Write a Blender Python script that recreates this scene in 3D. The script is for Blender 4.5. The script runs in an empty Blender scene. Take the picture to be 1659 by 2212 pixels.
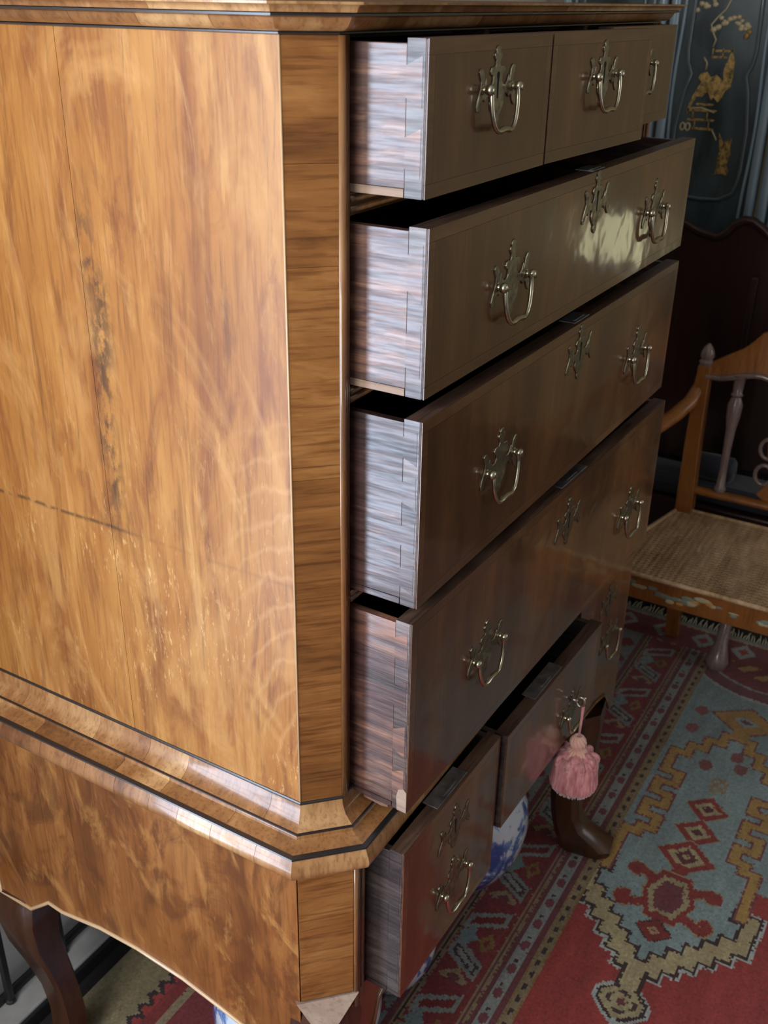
import bpy, bmesh, math, random
import numpy as np
from mathutils import Vector, Matrix
R_ = random.Random(7)
S = bpy.context.scene
COL = S.collection

# ---------------------------------------------------------------- camera
def setup_camera():
    yaw, pitch, roll, f = 1.0398415933, 0.4641720154, 0.0163374888, 2223.1525
    fw = Vector((math.sin(yaw)*math.cos(pitch), math.cos(yaw)*math.cos(pitch), -math.sin(pitch)))
    rt = Vector((math.cos(yaw), -math.sin(yaw), 0)); up = rt.cross(fw)
    r2 = rt*math.cos(roll)+up*math.sin(roll); u2 = up*math.cos(roll)-rt*math.sin(roll)
    cd = bpy.data.cameras.new('camera'); co = bpy.data.objects.new('camera', cd); COL.objects.link(co)
    m = Matrix((r2, u2, -fw)).transposed().to_4x4(); m.translation = Vector((-0.7526986, -0.5143601, 1.6004475))
    co.matrix_world = m
    cd.sensor_fit = 'HORIZONTAL'; cd.sensor_width = 36.0; cd.lens = f/1659*36.0
    cd.clip_start = .02
    cd.dof.use_dof = True; cd.dof.focus_distance = 1.15; cd.dof.aperture_fstop = 14
    S.camera = co
setup_camera()

# ---------------------------------------------------------------- world, lights, exposure
S.view_settings.view_transform = 'Standard'; S.view_settings.look = 'None'
S.view_settings.gamma = 1; S.view_settings.use_curve_mapping = False
S.view_settings.exposure = 0.0
W_ = bpy.data.worlds.new('world'); S.world = W_; W_.use_nodes = True
W_.node_tree.nodes['Background'].inputs[0].default_value = (.62, .78, 1, 1)
W_.node_tree.nodes['Background'].inputs[1].default_value = .6

def area(name, loc, rot, sx, sy, watts, col):
    d = bpy.data.lights.new(name, 'AREA'); d.shape = 'RECTANGLE'; d.size = sx; d.size_y = sy; d.energy = watts; d.color = col
    o = bpy.data.objects.new(name, d); COL.objects.link(o); o.location = loc; o.rotation_euler = rot
    return o
# daylight through the left and back windows; the front and right lights are added
area('daylight_left', (-1.98, .10, 1.85), (0, -math.pi/2, 0), 1.30, .95, 40, (1, .98, .91))
area('daylight_back', (-1.25, .80, 1.20), (-math.pi/2, 0, 0), .86, 2.25, 82, (.66, .79, 1))
area('added_fill_front', (2.05, -3.14, 1.65), (math.pi/2, 0, 0), 1.25, 1.35, 14, (1, .97, .93))  # added fill that lifts the rug and chair
area('added_glow_right', (3.10, -.92, .81), (0, math.pi/2, 0), .22, .20, .34, (1, .92, .42))  # added to make the yellow glow on the second drawer front

# ---------------------------------------------------------------- materials
def lin(h):
    c = [int(h[i:i+2], 16)/255 for i in (0, 2, 4)]
    return tuple(x/12.92 if x <= .04045 else ((x+.055)/1.055)**2.4 for x in c)+(1,)
def L3(r, g, b): return (r, g, b, 1)
class NT:
    def __init__(s, name):
        s.m = bpy.data.materials.new(name); s.m.use_nodes = True; s.t = s.m.node_tree
        s.b = s.t.nodes['Principled BSDF']
    def n(s, ty, ins=None, **kw):
        x = s.t.nodes.new(ty)
        for k, v in kw.items(): setattr(x, k, v)
        for k, v in (ins or {}).items():
            if isinstance(v, bpy.types.NodeSocket): s.t.links.new(v, x.inputs[k])
            else: x.inputs[k].default_value = v
        return x
    def link(s, a, b): s.t.links.new(a, b)
    def set(s, **kw):
        for k, v in kw.items():
            i = s.b.inputs[k.replace('_', ' ')]
            if isinstance(v, bpy.types.NodeSocket): s.link(v, i)
            else: i.default_value = v
        return s.m
    def coord(s, scale=(1, 1, 1), rot=(0, 0, 0), kind='Object'):
        tc = s.n('ShaderNodeTexCoord'); src = tc.outputs[kind]
        if any(rot):
            rm = s.n('ShaderNodeMapping'); s.link(src, rm.inputs[0]); rm.inputs['Rotation'].default_value = rot; src = rm.outputs[0]
        mp = s.n('ShaderNodeMapping'); s.link(src, mp.inputs[0]); mp.inputs['Scale'].default_value = scale
        return mp.outputs[0]
    def noise(s, vec, scale, detail=4, rough=.55, dist=0):
        return s.n('ShaderNodeTexNoise', {'Vector': vec, 'Scale': scale, 'Detail': detail, 'Roughness': rough, 'Distortion': dist}).outputs[0]
    def ramp(s, fac, stops):
        r = s.n('ShaderNodeValToRGB', {0: fac}); e = r.color_ramp.elements
        while len(e) < len(stops): e.new(.5)
        for i, (p, c) in enumerate(stops): e[i].position = p; e[i].color = c
        return r.outputs[0]
    def mix(s, fac, a, b, mode='MIX'):
        x = s.n('ShaderNodeMix', data_type='RGBA', blend_type=mode)
        for i, v in ((0, fac), (6, a), (7, b)):
            if isinstance(v, bpy.types.NodeSocket): s.link(v, x.inputs[i])
            else: x.inputs[i].default_value = v
        return x.outputs[2]
    def math(s, op, a, b=0., clamp=False):
        x = s.n('ShaderNodeMath', operation=op, use_clamp=clamp)
        for i, v in ((0, a), (1, b)):
            if isinstance(v, bpy.types.NodeSocket): s.link(v, x.inputs[i])
            else: x.inputs[i].default_value = v
        return x.outputs[0]
    def bump(s, h, strength=.2, dist=.002):
        return s.n('ShaderNodeBump', {'Height': h, 'Strength': strength, 'Distance': dist}).outputs[0]

def wood(name, dark, mid, light, grain='z', figure=3.0, streak=34, rough=.35, coat=.25, spec=.4, tone=.0, contrast=1.0, bump=.08, pores=.35, extra=None, crough=.12, rot=(0, 0, 0), wavy=0, coatvar=0):
    """polished wood; grain runs along the given axis"""
    T = NT(name)
    ax = 'xyz'.index(grain)
    def sc(a, b): v = [b, b, b]; v[ax] = a; return tuple(v)
    big = T.noise(T.coord(sc(.45, 1), rot), figure, 3, .5, .6)
    wob = T.noise(T.coord(sc(1.2, 1), rot), 5, 3, .5)
    st = T.noise(T.n('ShaderNodeVectorMath', {0: T.coord(sc(.085, 1), rot), 1: T.n('ShaderNodeVectorMath', {0: T.n('ShaderNodeCombineXYZ', {0: wob, 1: wob, 2: wob}).outputs[0], 'Scale': .05}, operation='SCALE').outputs[0]}, operation='ADD').outputs[0], streak, 6, .6)
    fine = T.noise(T.coord(sc(.05, 1), rot), 220, 3, .6)
    v = T.math('ADD', T.math('MULTIPLY', big, .55), T.math('MULTIPLY', st, .45))
    v = T.math('ADD', T.math('MULTIPLY', T.math('SUBTRACT', v, .5), 2.3*contrast), .5, True)
    if tone:
        oi = T.n('ShaderNodeObjectInfo')
        v = T.math('ADD', v, T.math('MULTIPLY', T.math('SUBTRACT', oi.outputs['Random'], .5), tone), True)
    c = T.ramp(v, [(0, dark), (.5, mid), (1, light)])
    pr = T.ramp(fine, [(.36, L3(.45, .38, .34)), (.5, L3(1, 1, 1))])
    c = T.mix(pores, c, T.mix(1, c, pr, 'MULTIPLY'))
    if extra: c = extra(T, c)
    T.set(Base_Color=c, Roughness=rough,
          Coat_Weight=coat, Coat_Roughness=crough, Specular_IOR_Level=spec)
    if coatvar:
        T.set(Coat_Weight=T.math('MULTIPLY', T.ramp(T.math('ADD', T.math('MULTIPLY', T.noise(T.coord(sc(.06, 1)), 190, 4, .65), .7), T.math('MULTIPLY', big, .3)), [(.42, L3(.15, .15, .15)), (.56, L3(1, 1, 1))]), coat))
    if wavy:
        T.set(Coat_Normal=T.bump(T.noise(T.coord((1, 1, 1)), 9, 3, .5), wavy, .004))
    T.set(Normal=T.bump(T.math('ADD', fine, T.math('MULTIPLY', st, .6)), bump, .0015))
    return T.m

def panel_marks(T, c):
    """flames, flecks, a knotty seam, a long crack and the curly figure of the side veneer"""
    tc = T.n('ShaderNodeTexCoord').outputs['Object']
    sp = T.n('ShaderNodeSeparateXYZ', {0: tc}); y, z = T.math('ADD', sp.outputs[1], .3075), sp.outputs[2]
    n1 = T.noise(T.coord((1, 1, 1)), 7, 3); n2 = T.noise(T.coord((1, 1, .5)), 55, 5, .7)
    def step(v, a, b): return T.ramp(v, [(a, L3(0, 0, 0)), (b, L3(1, 1, 1))])
    fl = T.noise(T.coord((1, 1, .26)), 15, 6, .64, 1.3)
    c = T.mix(T.math('MULTIPLY', step(fl, .50, .64), .72), c, L3(.19, .055, .015))
    fl3 = T.noise(T.coord((1, 1, .4), (.3, 0, 0)), 9, 4, .6, 1.8)
    c = T.mix(T.math('MULTIPLY', step(fl3, .54, .68), .50), c, L3(.55, .285, .092))
    fl2 = T.noise(T.coord((1, 1, .13), (.06, 0, 0)), 44, 6, .7, .5)
    c = T.mix(T.math('MULTIPLY', step(fl2, .55, .68), .40), c, L3(.60, .34, .125))
    dk = T.noise(T.coord((1, 1, .07), (-.04, 0, 0)), 70, 5, .7, .3)
    c = T.mix(T.math('MULTIPLY', step(dk, .57, .70), .55), c, L3(.10, .034, .012))
    fk = T.noise(T.coord((1, 1, .3)), 190, 4, .7)
    c = T.mix(T.math('MULTIPLY', T.math('MULTIPLY', step(fk, .58, .66), step(n1, .42, .62)), T.math('SUBTRACT', .62, T.math('MULTIPLY', step(T.math('MULTIPLY', z, .5), .50, .62), .5))), c, L3(.72, .46, .19))
    # greyer rear leaf near the top
    g = T.math('MULTIPLY', T.math('GREATER_THAN', y, .294), T.math('MULTIPLY', step(z, 1.0, 1.0), step(T.math('ADD', T.math('MULTIPLY', z, .5), T.math('MULTIPLY', n1, .12)), .735, .80)))
    c = T.mix(T.math('MULTIPLY', g, .55), c, L3(.36, .24, .16))
    # curly figure towards the front edge: thin pale arcs
    zz = T.math('SUBTRACT', z, .80)
    r = T.math('SQRT', T.math('ADD', T.math('MULTIPLY', T.math('MULTIPLY', y, y), 2.4), T.math('MULTIPLY', zz, zz)))
    r = T.math('ADD', r, T.math('MULTIPLY', T.noise(T.coord((1, 1, .6)), 26, 3), .035))
    a = T.math('ABSOLUTE', T.math('SUBTRACT', T.math('FRACT', T.math('MULTIPLY', r, 30)), .5))
    m = T.math('MULTIPLY', T.ramp(a, [(.0, L3(1, 1, 1)), (.16, L3(0, 0, 0))]), T.ramp(T.math('ADD', y, T.math('MULTIPLY', n1, .12)), [(.12, L3(1, 1, 1)), (.20, L3(0, 0, 0))]))
    m = T.math('MULTIPLY', m, T.ramp(T.math('ABSOLUTE', T.math('SUBTRACT', z, 1.0)), [(.16, L3(1, 1, 1)), (.26, L3(0, 0, 0))]))
    c = T.mix(T.math('MULTIPLY', m, .24), c, L3(.66, .38, .16))
    # seam of dark knots
    d = T.math('ABSOLUTE', T.math('SUBTRACT', y, T.math('ADD', .255, T.math('MULTIPLY', n1, .055))))
    zs = T.ramp(T.math('MULTIPLY', z, .5), [(.51, L3(0, 0, 0)), (.55, L3(1, 1, 1)), (.68, L3(1, 1, 1)), (.73, L3(0, 0, 0))])
    k = T.math('MULTIPLY', T.ramp(d, [(0, L3(1, 1, 1)), (.022, L3(0, 0, 0))]), step(n2, .45, .56))
    c = T.mix(T.math('MULTIPLY', T.math('MULTIPLY', k, zs), .85), c, L3(.06, .03, .016))
    # crack
    cz = T.math('ABSOLUTE', T.math('SUBTRACT', z, T.math('ADD', 1.041, T.math('MULTIPLY', n1, .008))))
    ck = T.math('MULTIPLY', T.ramp(cz, [(.0006, L3(1, 1, 1)), (.0014, L3(0, 0, 0))]), T.math('MULTIPLY', T.ramp(y, [(.25, L3(.22, .22, .22)), (.29, L3(1, 1, 1))]), step(n2, .40, .50)))
    c = T.mix(T.math('MULTIPLY', ck, .8), c, L3(.05, .025, .013))
    return c
def oak_marks(T, c):
    f = T.noise(T.coord((1, .5, 1.6)), 9, 4, .6, .8)
    return T.mix(T.math('MULTIPLY', T.ramp(f, [(.54, L3(0, 0, 0)), (.64, L3(1, 1, 1))]), .6), c, L3(.34, .14, .075))
def front_marks(T, c):
    f = T.noise(T.coord((1, 1, .5)), 6, 5, .6, 1.2)
    return T.mix(T.math('MULTIPLY', T.ramp(f, [(.50, L3(0, 0, 0)), (.68, L3(1, 1, 1))]), .55), c, L3(.035, .013, .006))
def stand_marks(T, c):
    def step(v, a, b): return T.ramp(v, [(a, L3(0, 0, 0)), (b, L3(1, 1, 1))])
    sw = T.noise(T.coord((1, 1, .55)), 9, 6, .62, 2.6)
    c = T.mix(T.math('MULTIPLY', step(sw, .48, .62), .75), c, L3(.10, .032, .009))
    s2 = T.noise(T.coord((1, 1, .35), (.25, 0, 0)), 13, 6, .66, 2.0)
    c = T.mix(T.math('MULTIPLY', step(s2, .53, .68), .6), c, L3(.50, .24, .07))
    return c

MAT = {}
MAT['walnut_side'] = wood('walnut_side', L3(.19, .060, .014), L3(.36, .145, .031), L3(.54, .275, .072), 'z', 3.2, 24, .42, .16, .3, 0, 1.0, .05, .4, panel_marks, .22)
MAT['walnut_stand'] = wood('walnut_stand', L3(.11, .036, .009), L3(.24, .085, .020), L3(.46, .21, .062), 'z', 6.5, 15, .42, .14, .3, .25, 1.2, .06, .4, stand_marks, .22)
MAT['walnut_cross'] = wood('walnut_cross', L3(.10, .036, .010), L3(.28, .112, .030), L3(.47, .225, .07), 'x', 13, 95, .42, .10, .3, .45, .85, .12, .65, None, .3, (0, 0, math.pi/4))
MAT['walnut_crossr'] = wood('walnut_crossr', L3(.10, .036, .010), L3(.28, .112, .030), L3(.47, .225, .07), 'x', 13, 95, .42, .10, .3, .45, .85, .12, .65, None, .3, (0, 0, -math.pi/4))
MAT['moulding'] = wood('moulding', L3(.15, .058, .02), L3(.34, .155, .055), L3(.60, .36, .16), 'z', 9, 60, .32, .6, .45, .5, .9, .08, .5, None, .08)
MAT['drawer_front'] = wood('drawer_front', L3(.052, .018, .006), L3(.110, .042, .013), L3(.215, .095, .030), 'z', 5, 24, .32, .9, .5, .1, 1.25, .02, .3, front_marks, .10, wavy=.5)
MAT['banding'] = wood('banding', L3(.06, .023, .009), L3(.125, .052, .019), L3(.21, .095, .035), 'x', 6, 60, .32, .9, .5, .2, 1.0, .02, .3, None, .10, wavy=.5)
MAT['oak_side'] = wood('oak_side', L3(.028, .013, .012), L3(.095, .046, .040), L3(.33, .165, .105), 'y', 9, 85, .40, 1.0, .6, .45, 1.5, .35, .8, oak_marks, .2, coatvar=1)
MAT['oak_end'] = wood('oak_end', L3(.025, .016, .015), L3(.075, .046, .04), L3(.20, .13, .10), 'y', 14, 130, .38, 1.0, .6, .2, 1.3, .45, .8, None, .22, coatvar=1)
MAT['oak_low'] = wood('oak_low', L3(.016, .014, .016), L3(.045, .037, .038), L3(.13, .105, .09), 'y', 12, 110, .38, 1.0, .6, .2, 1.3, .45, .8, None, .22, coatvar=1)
MAT['oak_dark'] = wood('oak_dark', L3(.012, .008, .006), L3(.03, .018, .012), L3(.06, .035, .025), 'x', 5, 40, .55, 0, .3)
MAT['top_edge'] = wood('top_edge', L3(.04, .022, .016), L3(.10, .055, .04), L3(.2, .13, .1), 'x', 9, 70, .45, .1, .5, 0, 1.2, .4, .7)
MAT['stringing'] = NT('ebonised_line').set(Base_Color=L3(.018, .015, .016), Roughness=.32, Coat_Weight=.8, Coat_Roughness=.2)
MAT['boxwood'] = NT('boxwood').set(Base_Color=L3(.62, .42, .24), Roughness=.28, Coat_Weight=.5)
MAT['bead'] = wood('bead', L3(.05, .02, .008), L3(.16, .07, .025), L3(.3, .15, .06), 'z', 8, 60, .22, .6, .6, .2, 1, .05, .4, None, .1)
MAT['bead_light'] = wood('bead_light', L3(.10, .04, .014), L3(.24, .105, .035), L3(.40, .20, .08), 'z', 8, 60, .25, .9, .6, .2, 1, .05, .4, None, .08)
MAT['rail'] = wood('rail', L3(.03, .014, .007), L3(.09, .04, .017), L3(.17, .085, .035), 'x', 8, 60, .25, .5, .5, .2, 1, .05, .4)
MAT['raw_wood'] = wood('raw_wood', L3(.22, .145, .11), L3(.36, .25, .19), L3(.52, .40, .32), 'y', 12, 40, .6, 0, .3)
MAT['leg'] = wood('leg', L3(.025, .009, .005), L3(.065, .024, .010), L3(.13, .052, .02), 'z', 5, 24, .34, .25, .45, .1, 1.1)

def brass():
    T = NT('aged_brass'); n = T.noise(T.coord(), 120, 4)
    T.set(Base_Color=T.ramp(n, [(.3, L3(.13, .12, .09)), (.65, L3(.36, .33, .24))]), Metallic=1, Roughness=T.ramp(n, [(.3, L3(.5, .5, .5)), (.7, L3(.27, .27, .27))]))
    return T.m
MAT['brass'] = brass()
MAT['brass_bright'] = NT('brass_rubbed').set(Base_Color=L3(.50, .465, .35), Metallic=1, Roughness=.24)
def steel():
    T = NT('lock_steel'); n = T.noise(T.coord(), 60, 4)
    T.set(Base_Color=T.ramp(n, [(.3, L3(.16, .16, .17)), (.7, L3(.36, .37, .39))]), Metallic=.8, Roughness=.42); return T.m
MAT['steel'] = steel()
MAT['black'] = NT('keyhole_black').set(Base_Color=L3(.004, .004, .004), Roughness=.9)
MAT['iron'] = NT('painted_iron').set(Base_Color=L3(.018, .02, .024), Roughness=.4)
MAT['key_steel'] = NT('key_steel').set(Base_Color=L3(.6, .6, .6), Metallic=1, Roughness=.3)

def porcelain():
    T = NT('blue_white_porcelain'); v = T.coord((1, 1, .8))
    n = T.noise(v, 9, 5, .55, 1.6); n2 = T.noise(v, 26, 4, .6, 1.2)
    m = T.math('ADD', T.math('MULTIPLY', n, .65), T.math('MULTIPLY', n2, .35))
    c = T.ramp(m, [(.0, L3(.02, .05, .22)), (.43, L3(.035, .085, .33)), (.475, L3(.16, .25, .52)), (.5, L3(.62, .70, .80)), (1, L3(.78, .83, .88))])
    T.set(Base_Color=c, Roughness=.12, Coat_Weight=.6); return T.m
MAT['porcelain'] = porcelain()
def silk():
    T = NT('pink_silk'); n = T.noise(T.coord((1, 1, .15)), 160, 3)
    T.set(Base_Color=T.ramp(n, [(.3, L3(.48, .14, .17)), (.7, L3(.95, .46, .47))]), Roughness=.55, Sheen_Weight=.6, Sheen_Roughness=.4); return T.m
MAT['silk'] = silk()
MAT['silk_pale'] = NT('pale_silk_cord').set(Base_Color=L3(.88, .52, .42), Roughness=.6, Sheen_Weight=.4)
MAT['plaster'] = NT('cream_plaster').set(Base_Color=L3(.52, .47, .40), Roughness=.9)
MAT['olive_paint'] = NT('olive_wall_paint').set(Base_Color=L3(.34, .28, .15), Roughness=.85)
MAT['white_paint'] = NT('white_paint').set(Base_Color=L3(.55, .56, .58), Roughness=.45)
def stone():
    T = NT('pale_stone'); n = T.noise(T.coord(), 14, 6)
    T.set(Base_Color=T.ramp(n, [(.3, L3(.34, .34, .35)), (.7, L3(.50, .50, .51))]), Roughness=.55); return T.m
MAT['stone'] = stone()
MAT['floor_wood'] = wood('floor_wood', L3(.012, .012, .016), L3(.03, .028, .03), L3(.06, .05, .045), 'x', 3, 20, .4, .1, .4)
MAT['fruitwood'] = wood('fruitwood', L3(.16, .05, .012), L3(.34, .125, .028), L3(.52, .23, .06), 'z', 5, 24, .32, .3, .45, .1, .9)
MAT['mahogany'] = wood('mahogany', L3(.010, .004, .005), L3(.030, .011, .011), L3(.075, .028, .022), 'z', 4, 18, .35, .3, .4)
MAT['grey_sheen_wood'] = wood('grey_sheen_wood', L3(.12, .08, .075), L3(.25, .18, .165), L3(.4, .32, .3), 'z', 6, 30, .22, .6, .6)  # grey base colour paints in window sheen on polished wood
MAT['cane'] = wood('cane', L3(.30, .18, .09), L3(.56, .38, .21), L3(.78, .58, .36), 'x', 30, 60, .5, .05, .4)
MAT['navy'] = NT('navy_cloth').set(Base_Color=L3(.012, .016, .032), Roughness=.7, Sheen_Weight=.3)
MAT['paint_flower'] = NT('painted_cream').set(Base_Color=L3(.52, .45, .28), Roughness=.5)
MAT['paint_green'] = NT('painted_grey_green').set(Base_Color=L3(.22, .27, .22), Roughness=.5)
MAT['paint_ochre'] = NT('painted_ochre').set(Base_Color=L3(.58, .32, .08), Roughness=.5)
def lacquer():
    T = NT('blue_black_lacquer'); n = T.noise(T.coord((1, 1, .35)), 9, 5)
    T.set(Base_Color=T.ramp(n, [(.3, L3(.010, .018, .022)), (.7, L3(.075, .115, .135))]), Roughness=T.ramp(n, [(.3, L3(.2, .2, .2)), (.7, L3(.4, .4, .4))]), Coat_Weight=.5, Coat_Roughness=.15); return T.m
MAT['lacquer'] = lacquer()
MAT['lacquer_sheen'] = NT('sheen_blue_lacquer').set(Base_Color=L3(.25, .35, .43), Roughness=.25, Coat_Weight=.6)  # pale blue colour paints in the window sheen on the screen frame
MAT['lacquer_edge'] = NT('dark_lacquer_edge').set(Base_Color=L3(.07, .10, .12), Roughness=.16, Coat_Weight=1)
def gilt():
    T = NT('worn_gilt'); n = T.noise(T.coord(), 90, 5, .7)
    T.set(Base_Color=T.ramp(n, [(.35, L3(.05, .04, .02)), (.6, L3(.52, .34, .10))]), Metallic=.35, Roughness=.5); return T.m
MAT['gilt'] = gilt()
MAT['gilt_pale'] = NT('pale_gilt').set(Base_Color=L3(.5, .43, .28), Metallic=.2, Roughness=.5)
MAT['glass'] = NT('window_glass').set(Base_Color=L3(1, 1, 1), Roughness=0, Transmission_Weight=1, IOR=1.0)
def rug_mat():
    T = NT('wool_pile'); a = T.n('ShaderNodeAttribute', attribute_name='knot')
    n = T.noise(T.coord((1, 1, 1)), 700, 2, .6); n2 = T.noise(T.coord((.25, 1, 1)), 26, 5, .65)
    c = T.mix(.55, a.outputs['Color'], T.mix(1, a.outputs['Color'], T.ramp(n2, [(.25, L3(.5, .48, .46)), (.75, L3(1.35, 1.4, 1.4))]), 'MULTIPLY'))
    c = T.mix(T.math('MULTIPLY', T.ramp(n, [(.66, L3(0, 0, 0)), (.78, L3(1, 1, 1))]), .22), c, L3(.5, .42, .38))
    T.set(Base_Color=c, Roughness=.95, Specular_IOR_Level=.15, Sheen_Weight=.25, Normal=T.bump(n, .5, .003)); return T.m
MAT['rug'] = rug_mat()
MAT['fringe'] = NT('rug_fringe').set(Base_Color=L3(.5, .46, .34), Roughness=.95)

# ---------------------------------------------------------------- geometry helpers
class MB:
    def __init__(s): s.v = []; s.f = []; s.m = []; s.cur = 0
    def add(s, vs, fs):
        b = len(s.v); s.v += [tuple(v) for v in vs]; s.f += [tuple(i+b for i in f) for f in fs]; s.m += [s.cur]*len(fs); return s
    def box(s, x0, x1, y0, y1, z0, z1):
        return s.add([(x0, y0, z0), (x1, y0, z0), (x1, y1, z0), (x0, y1, z0), (x0, y0, z1), (x1, y0, z1), (x1, y1, z1), (x0, y1, z1)],
                     [(0, 3, 2, 1), (4, 5, 6, 7), (0, 1, 5, 4), (1, 2, 6, 5), (2, 3, 7, 6), (3, 0, 4, 7)])
    def prism(s, poly, d, fn):
        """polygon (a,b) list extruded by d; fn(a,b,t)->xyz with t in (0,d)"""
        n = len(poly)
        vs = [fn(a, b, 0) for a, b in poly]+[fn(a, b, d) for a, b in poly]
        return s.add(vs, [tuple(range(n))[::-1], tuple(range(n, 2*n))]+[(i, (i+1) % n, n+(i+1) % n, n+i) for i in range(n)])
    def tube(s, pts, rad, n=8, cap=True, flat=1.0):
        pts = [Vector(p) for p in pts]; N = len(pts)
        rad = rad if isinstance(rad, (list, tuple)) else [rad]*N
        vs = []; up = None
        for i, p in enumerate(pts):
            t = (pts[min(i+1, N-1)]-pts[max(i-1, 0)]).normalized()
            if up is None: up = Vector((0, 0, 1)) if abs(t.z) < .9 else Vector((1, 0, 0))
            a = t.cross(up).normalized(); b = a.cross(t).normalized(); up = b
            for k in range(n):
                w = 2*math.pi*k/n; vs.append(p+a*math.cos(w)*rad[i]+b*math.sin(w)*rad[i]*flat)
        fs = [(i*n+k, i*n+(k+1) % n, (i+1)*n+(k+1) % n, (i+1)*n+k) for i in range(N-1) for k in range(n)]
        if cap: fs += [tuple(range(n))[::-1], tuple((N-1)*n+k for k in range(n))]
        return s.add(vs, fs)
    def lathe(s, prof, c, axis='z', n=24):
        """prof (r,h)"""
        vs = []
        for r, h in prof:
            for k in range(n):
                w = 2*math.pi*k/n; a, b = r*math.cos(w), r*math.sin(w)
                vs.append((c[0]+a, c[1]+b, c[2]+h) if axis == 'z' else ((c[0]+a, c[1]+h, c[2]+b) if axis == 'y' else (c[0]+h, c[1]+a, c[2]+b)))
        N = len(prof)
        fs = [(i*n+k, i*n+(k+1) % n, (i+1)*n+(k+1) % n, (i+1)*n+k) for i in range(N-1) for k in range(n)]
        fs += [tuple(range(n))[::-1], tuple((N-1)*n+k for k in range(n))]
        return s.add(vs, fs)
    def loft(s, rings):
        n = len(rings[0]); vs = [p for r in rings for p in r]; N = len(rings)
        fs = [(i*n+k, i*n+(k+1) % n, (i+1)*n+(k+1) % n, (i+1)*n+k) for i in range(N-1) for k in range(n)]
        fs += [tuple(range(n))[::-1], tuple((N-1)*n+k for k in range(n))]
        return s.add(vs, fs)
    def ball(s, c, r, n=8, sx=1, sy=1, sz=1):
        vs = []; fs = []; m = n//2+1
        for i in range(m):
            th = math.pi*(i+.02)/(m-1+.04)
            for k in range(n):
                w = 2*math.pi*k/n
                vs.append((c[0]+r*sx*math.sin(th)*math.cos(w), c[1]+r*sy*math.sin(th)*math.sin(w), c[2]+r*sz*math.cos(th)))
        fs = [(i*n+k, i*n+(k+1) % n, (i+1)*n+(k+1) % n, (i+1)*n+k) for i in range(m-1) for k in range(n)]
        fs += [tuple(range(n))[::-1], tuple((m-1)*n+k for k in range(n))]
        return s.add(vs, fs)
    def build(s, name, mat, parent=None, smooth=False, bevel=0, kind=None, label=None, world=True, sub=0):
        me = bpy.data.meshes.new(name); me.from_pydata(s.v, [], s.f)
        mats = mat if isinstance(mat, (list, tuple)) else [mat]
        for q in mats: me.materials.append(MAT[q])
        if len(mats) > 1: me.polygons.foreach_set('material_index', s.m)
        bm = bmesh.new(); bm.from_mesh(me); bmesh.ops.recalc_face_normals(bm, faces=bm.faces); bm.to_mesh(me); bm.free()
        if smooth: me.shade_smooth() if hasattr(me, 'shade_smooth') else None
        o = bpy.data.objects.new(name, me); COL.objects.link(o)
        if parent is not None:
            o.parent = parent
            if world: me.transform(world_of(parent).inverted())
        if smooth and smooth != True:
            me.set_sharp_from_angle(angle=math.radians(smooth))
        if bevel:
            m = o.modifiers.new('bevel', 'BEVEL'); m.width = bevel; m.segments = 2; m.limit_method = 'ANGLE'; m.angle_limit = math.radians(40)
        if sub:
            m = o.modifiers.new('sub', 'SUBSURF'); m.levels = sub; m.render_levels = sub
        if kind: o['kind'] = kind
        if label: o['label'] = label
        return o
def world_of(o):
    m = o.matrix_basis.copy()
    return world_of(o.parent) @ m if o.parent else m
def thing(name, label, cat, loc, rz=0, group=None):
    o = bpy.data.objects.new(name, None); COL.objects.link(o); o.location = loc; o.rotation_euler = (0, 0, rz)
    o['label'] = label; o['category'] = cat; o.empty_display_size = .05
    if group: o['group'] = group
    return o
def copy_tree(o, parent=None):
    c = o.copy(); COL.objects.link(c); c.parent = parent
    for ch in list(o.children): copy_tree(ch, c)
    return c

# ---------------------------------------------------------------- room shell
XL, XR, YF, YB, ZC = -1.9, 3.0, -3.0, .705, 2.6
MB().box(XL-.2, XR+.2, YF-.2, YB+.2, -.08, 0).build('floor', 'floor_wood', kind='structure')
MB().box(XL-.2, XR+.2, YF-.2, YB+.2, ZC, ZC+.1).build('ceiling', 'plaster', kind='structure')
def wall_with_hole(name, plane, a0, a1, h0, h1, z0, z1, t, axis, mat='plaster'):
    m = MB()
    def bx(p0, p1, q0, q1):
        if axis == 'y': m.box(p0, p1, min(plane, plane+t), max(plane, plane+t), q0, q1)
        else: m.box(min(plane, plane+t), max(plane, plane+t), p0, p1, q0, q1)
    bx(a0, h0, 0, ZC); bx(h1, a1, 0, ZC); bx(h0, h1, 0, z0); bx(h0, h1, z1, ZC)
    return m.build(name, mat, kind='structure')
wall_with_hole('wall_back', YB, XL, XR, -1.70, -.80, .05, 2.35, .12, 'y')
wall_with_hole('wall_left', XL, YF, YB, -.40, .60, 1.18, 2.52, -.12, 'x')
wall_with_hole('wall_right', XR, YF, YB, -1.04, -.81, .69, .93, .12, 'x', 'olive_paint')
wall_with_hole('wall_front', YF, XL, XR, 1.40, 2.70, .95, 2.35, -.12, 'y')
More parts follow.
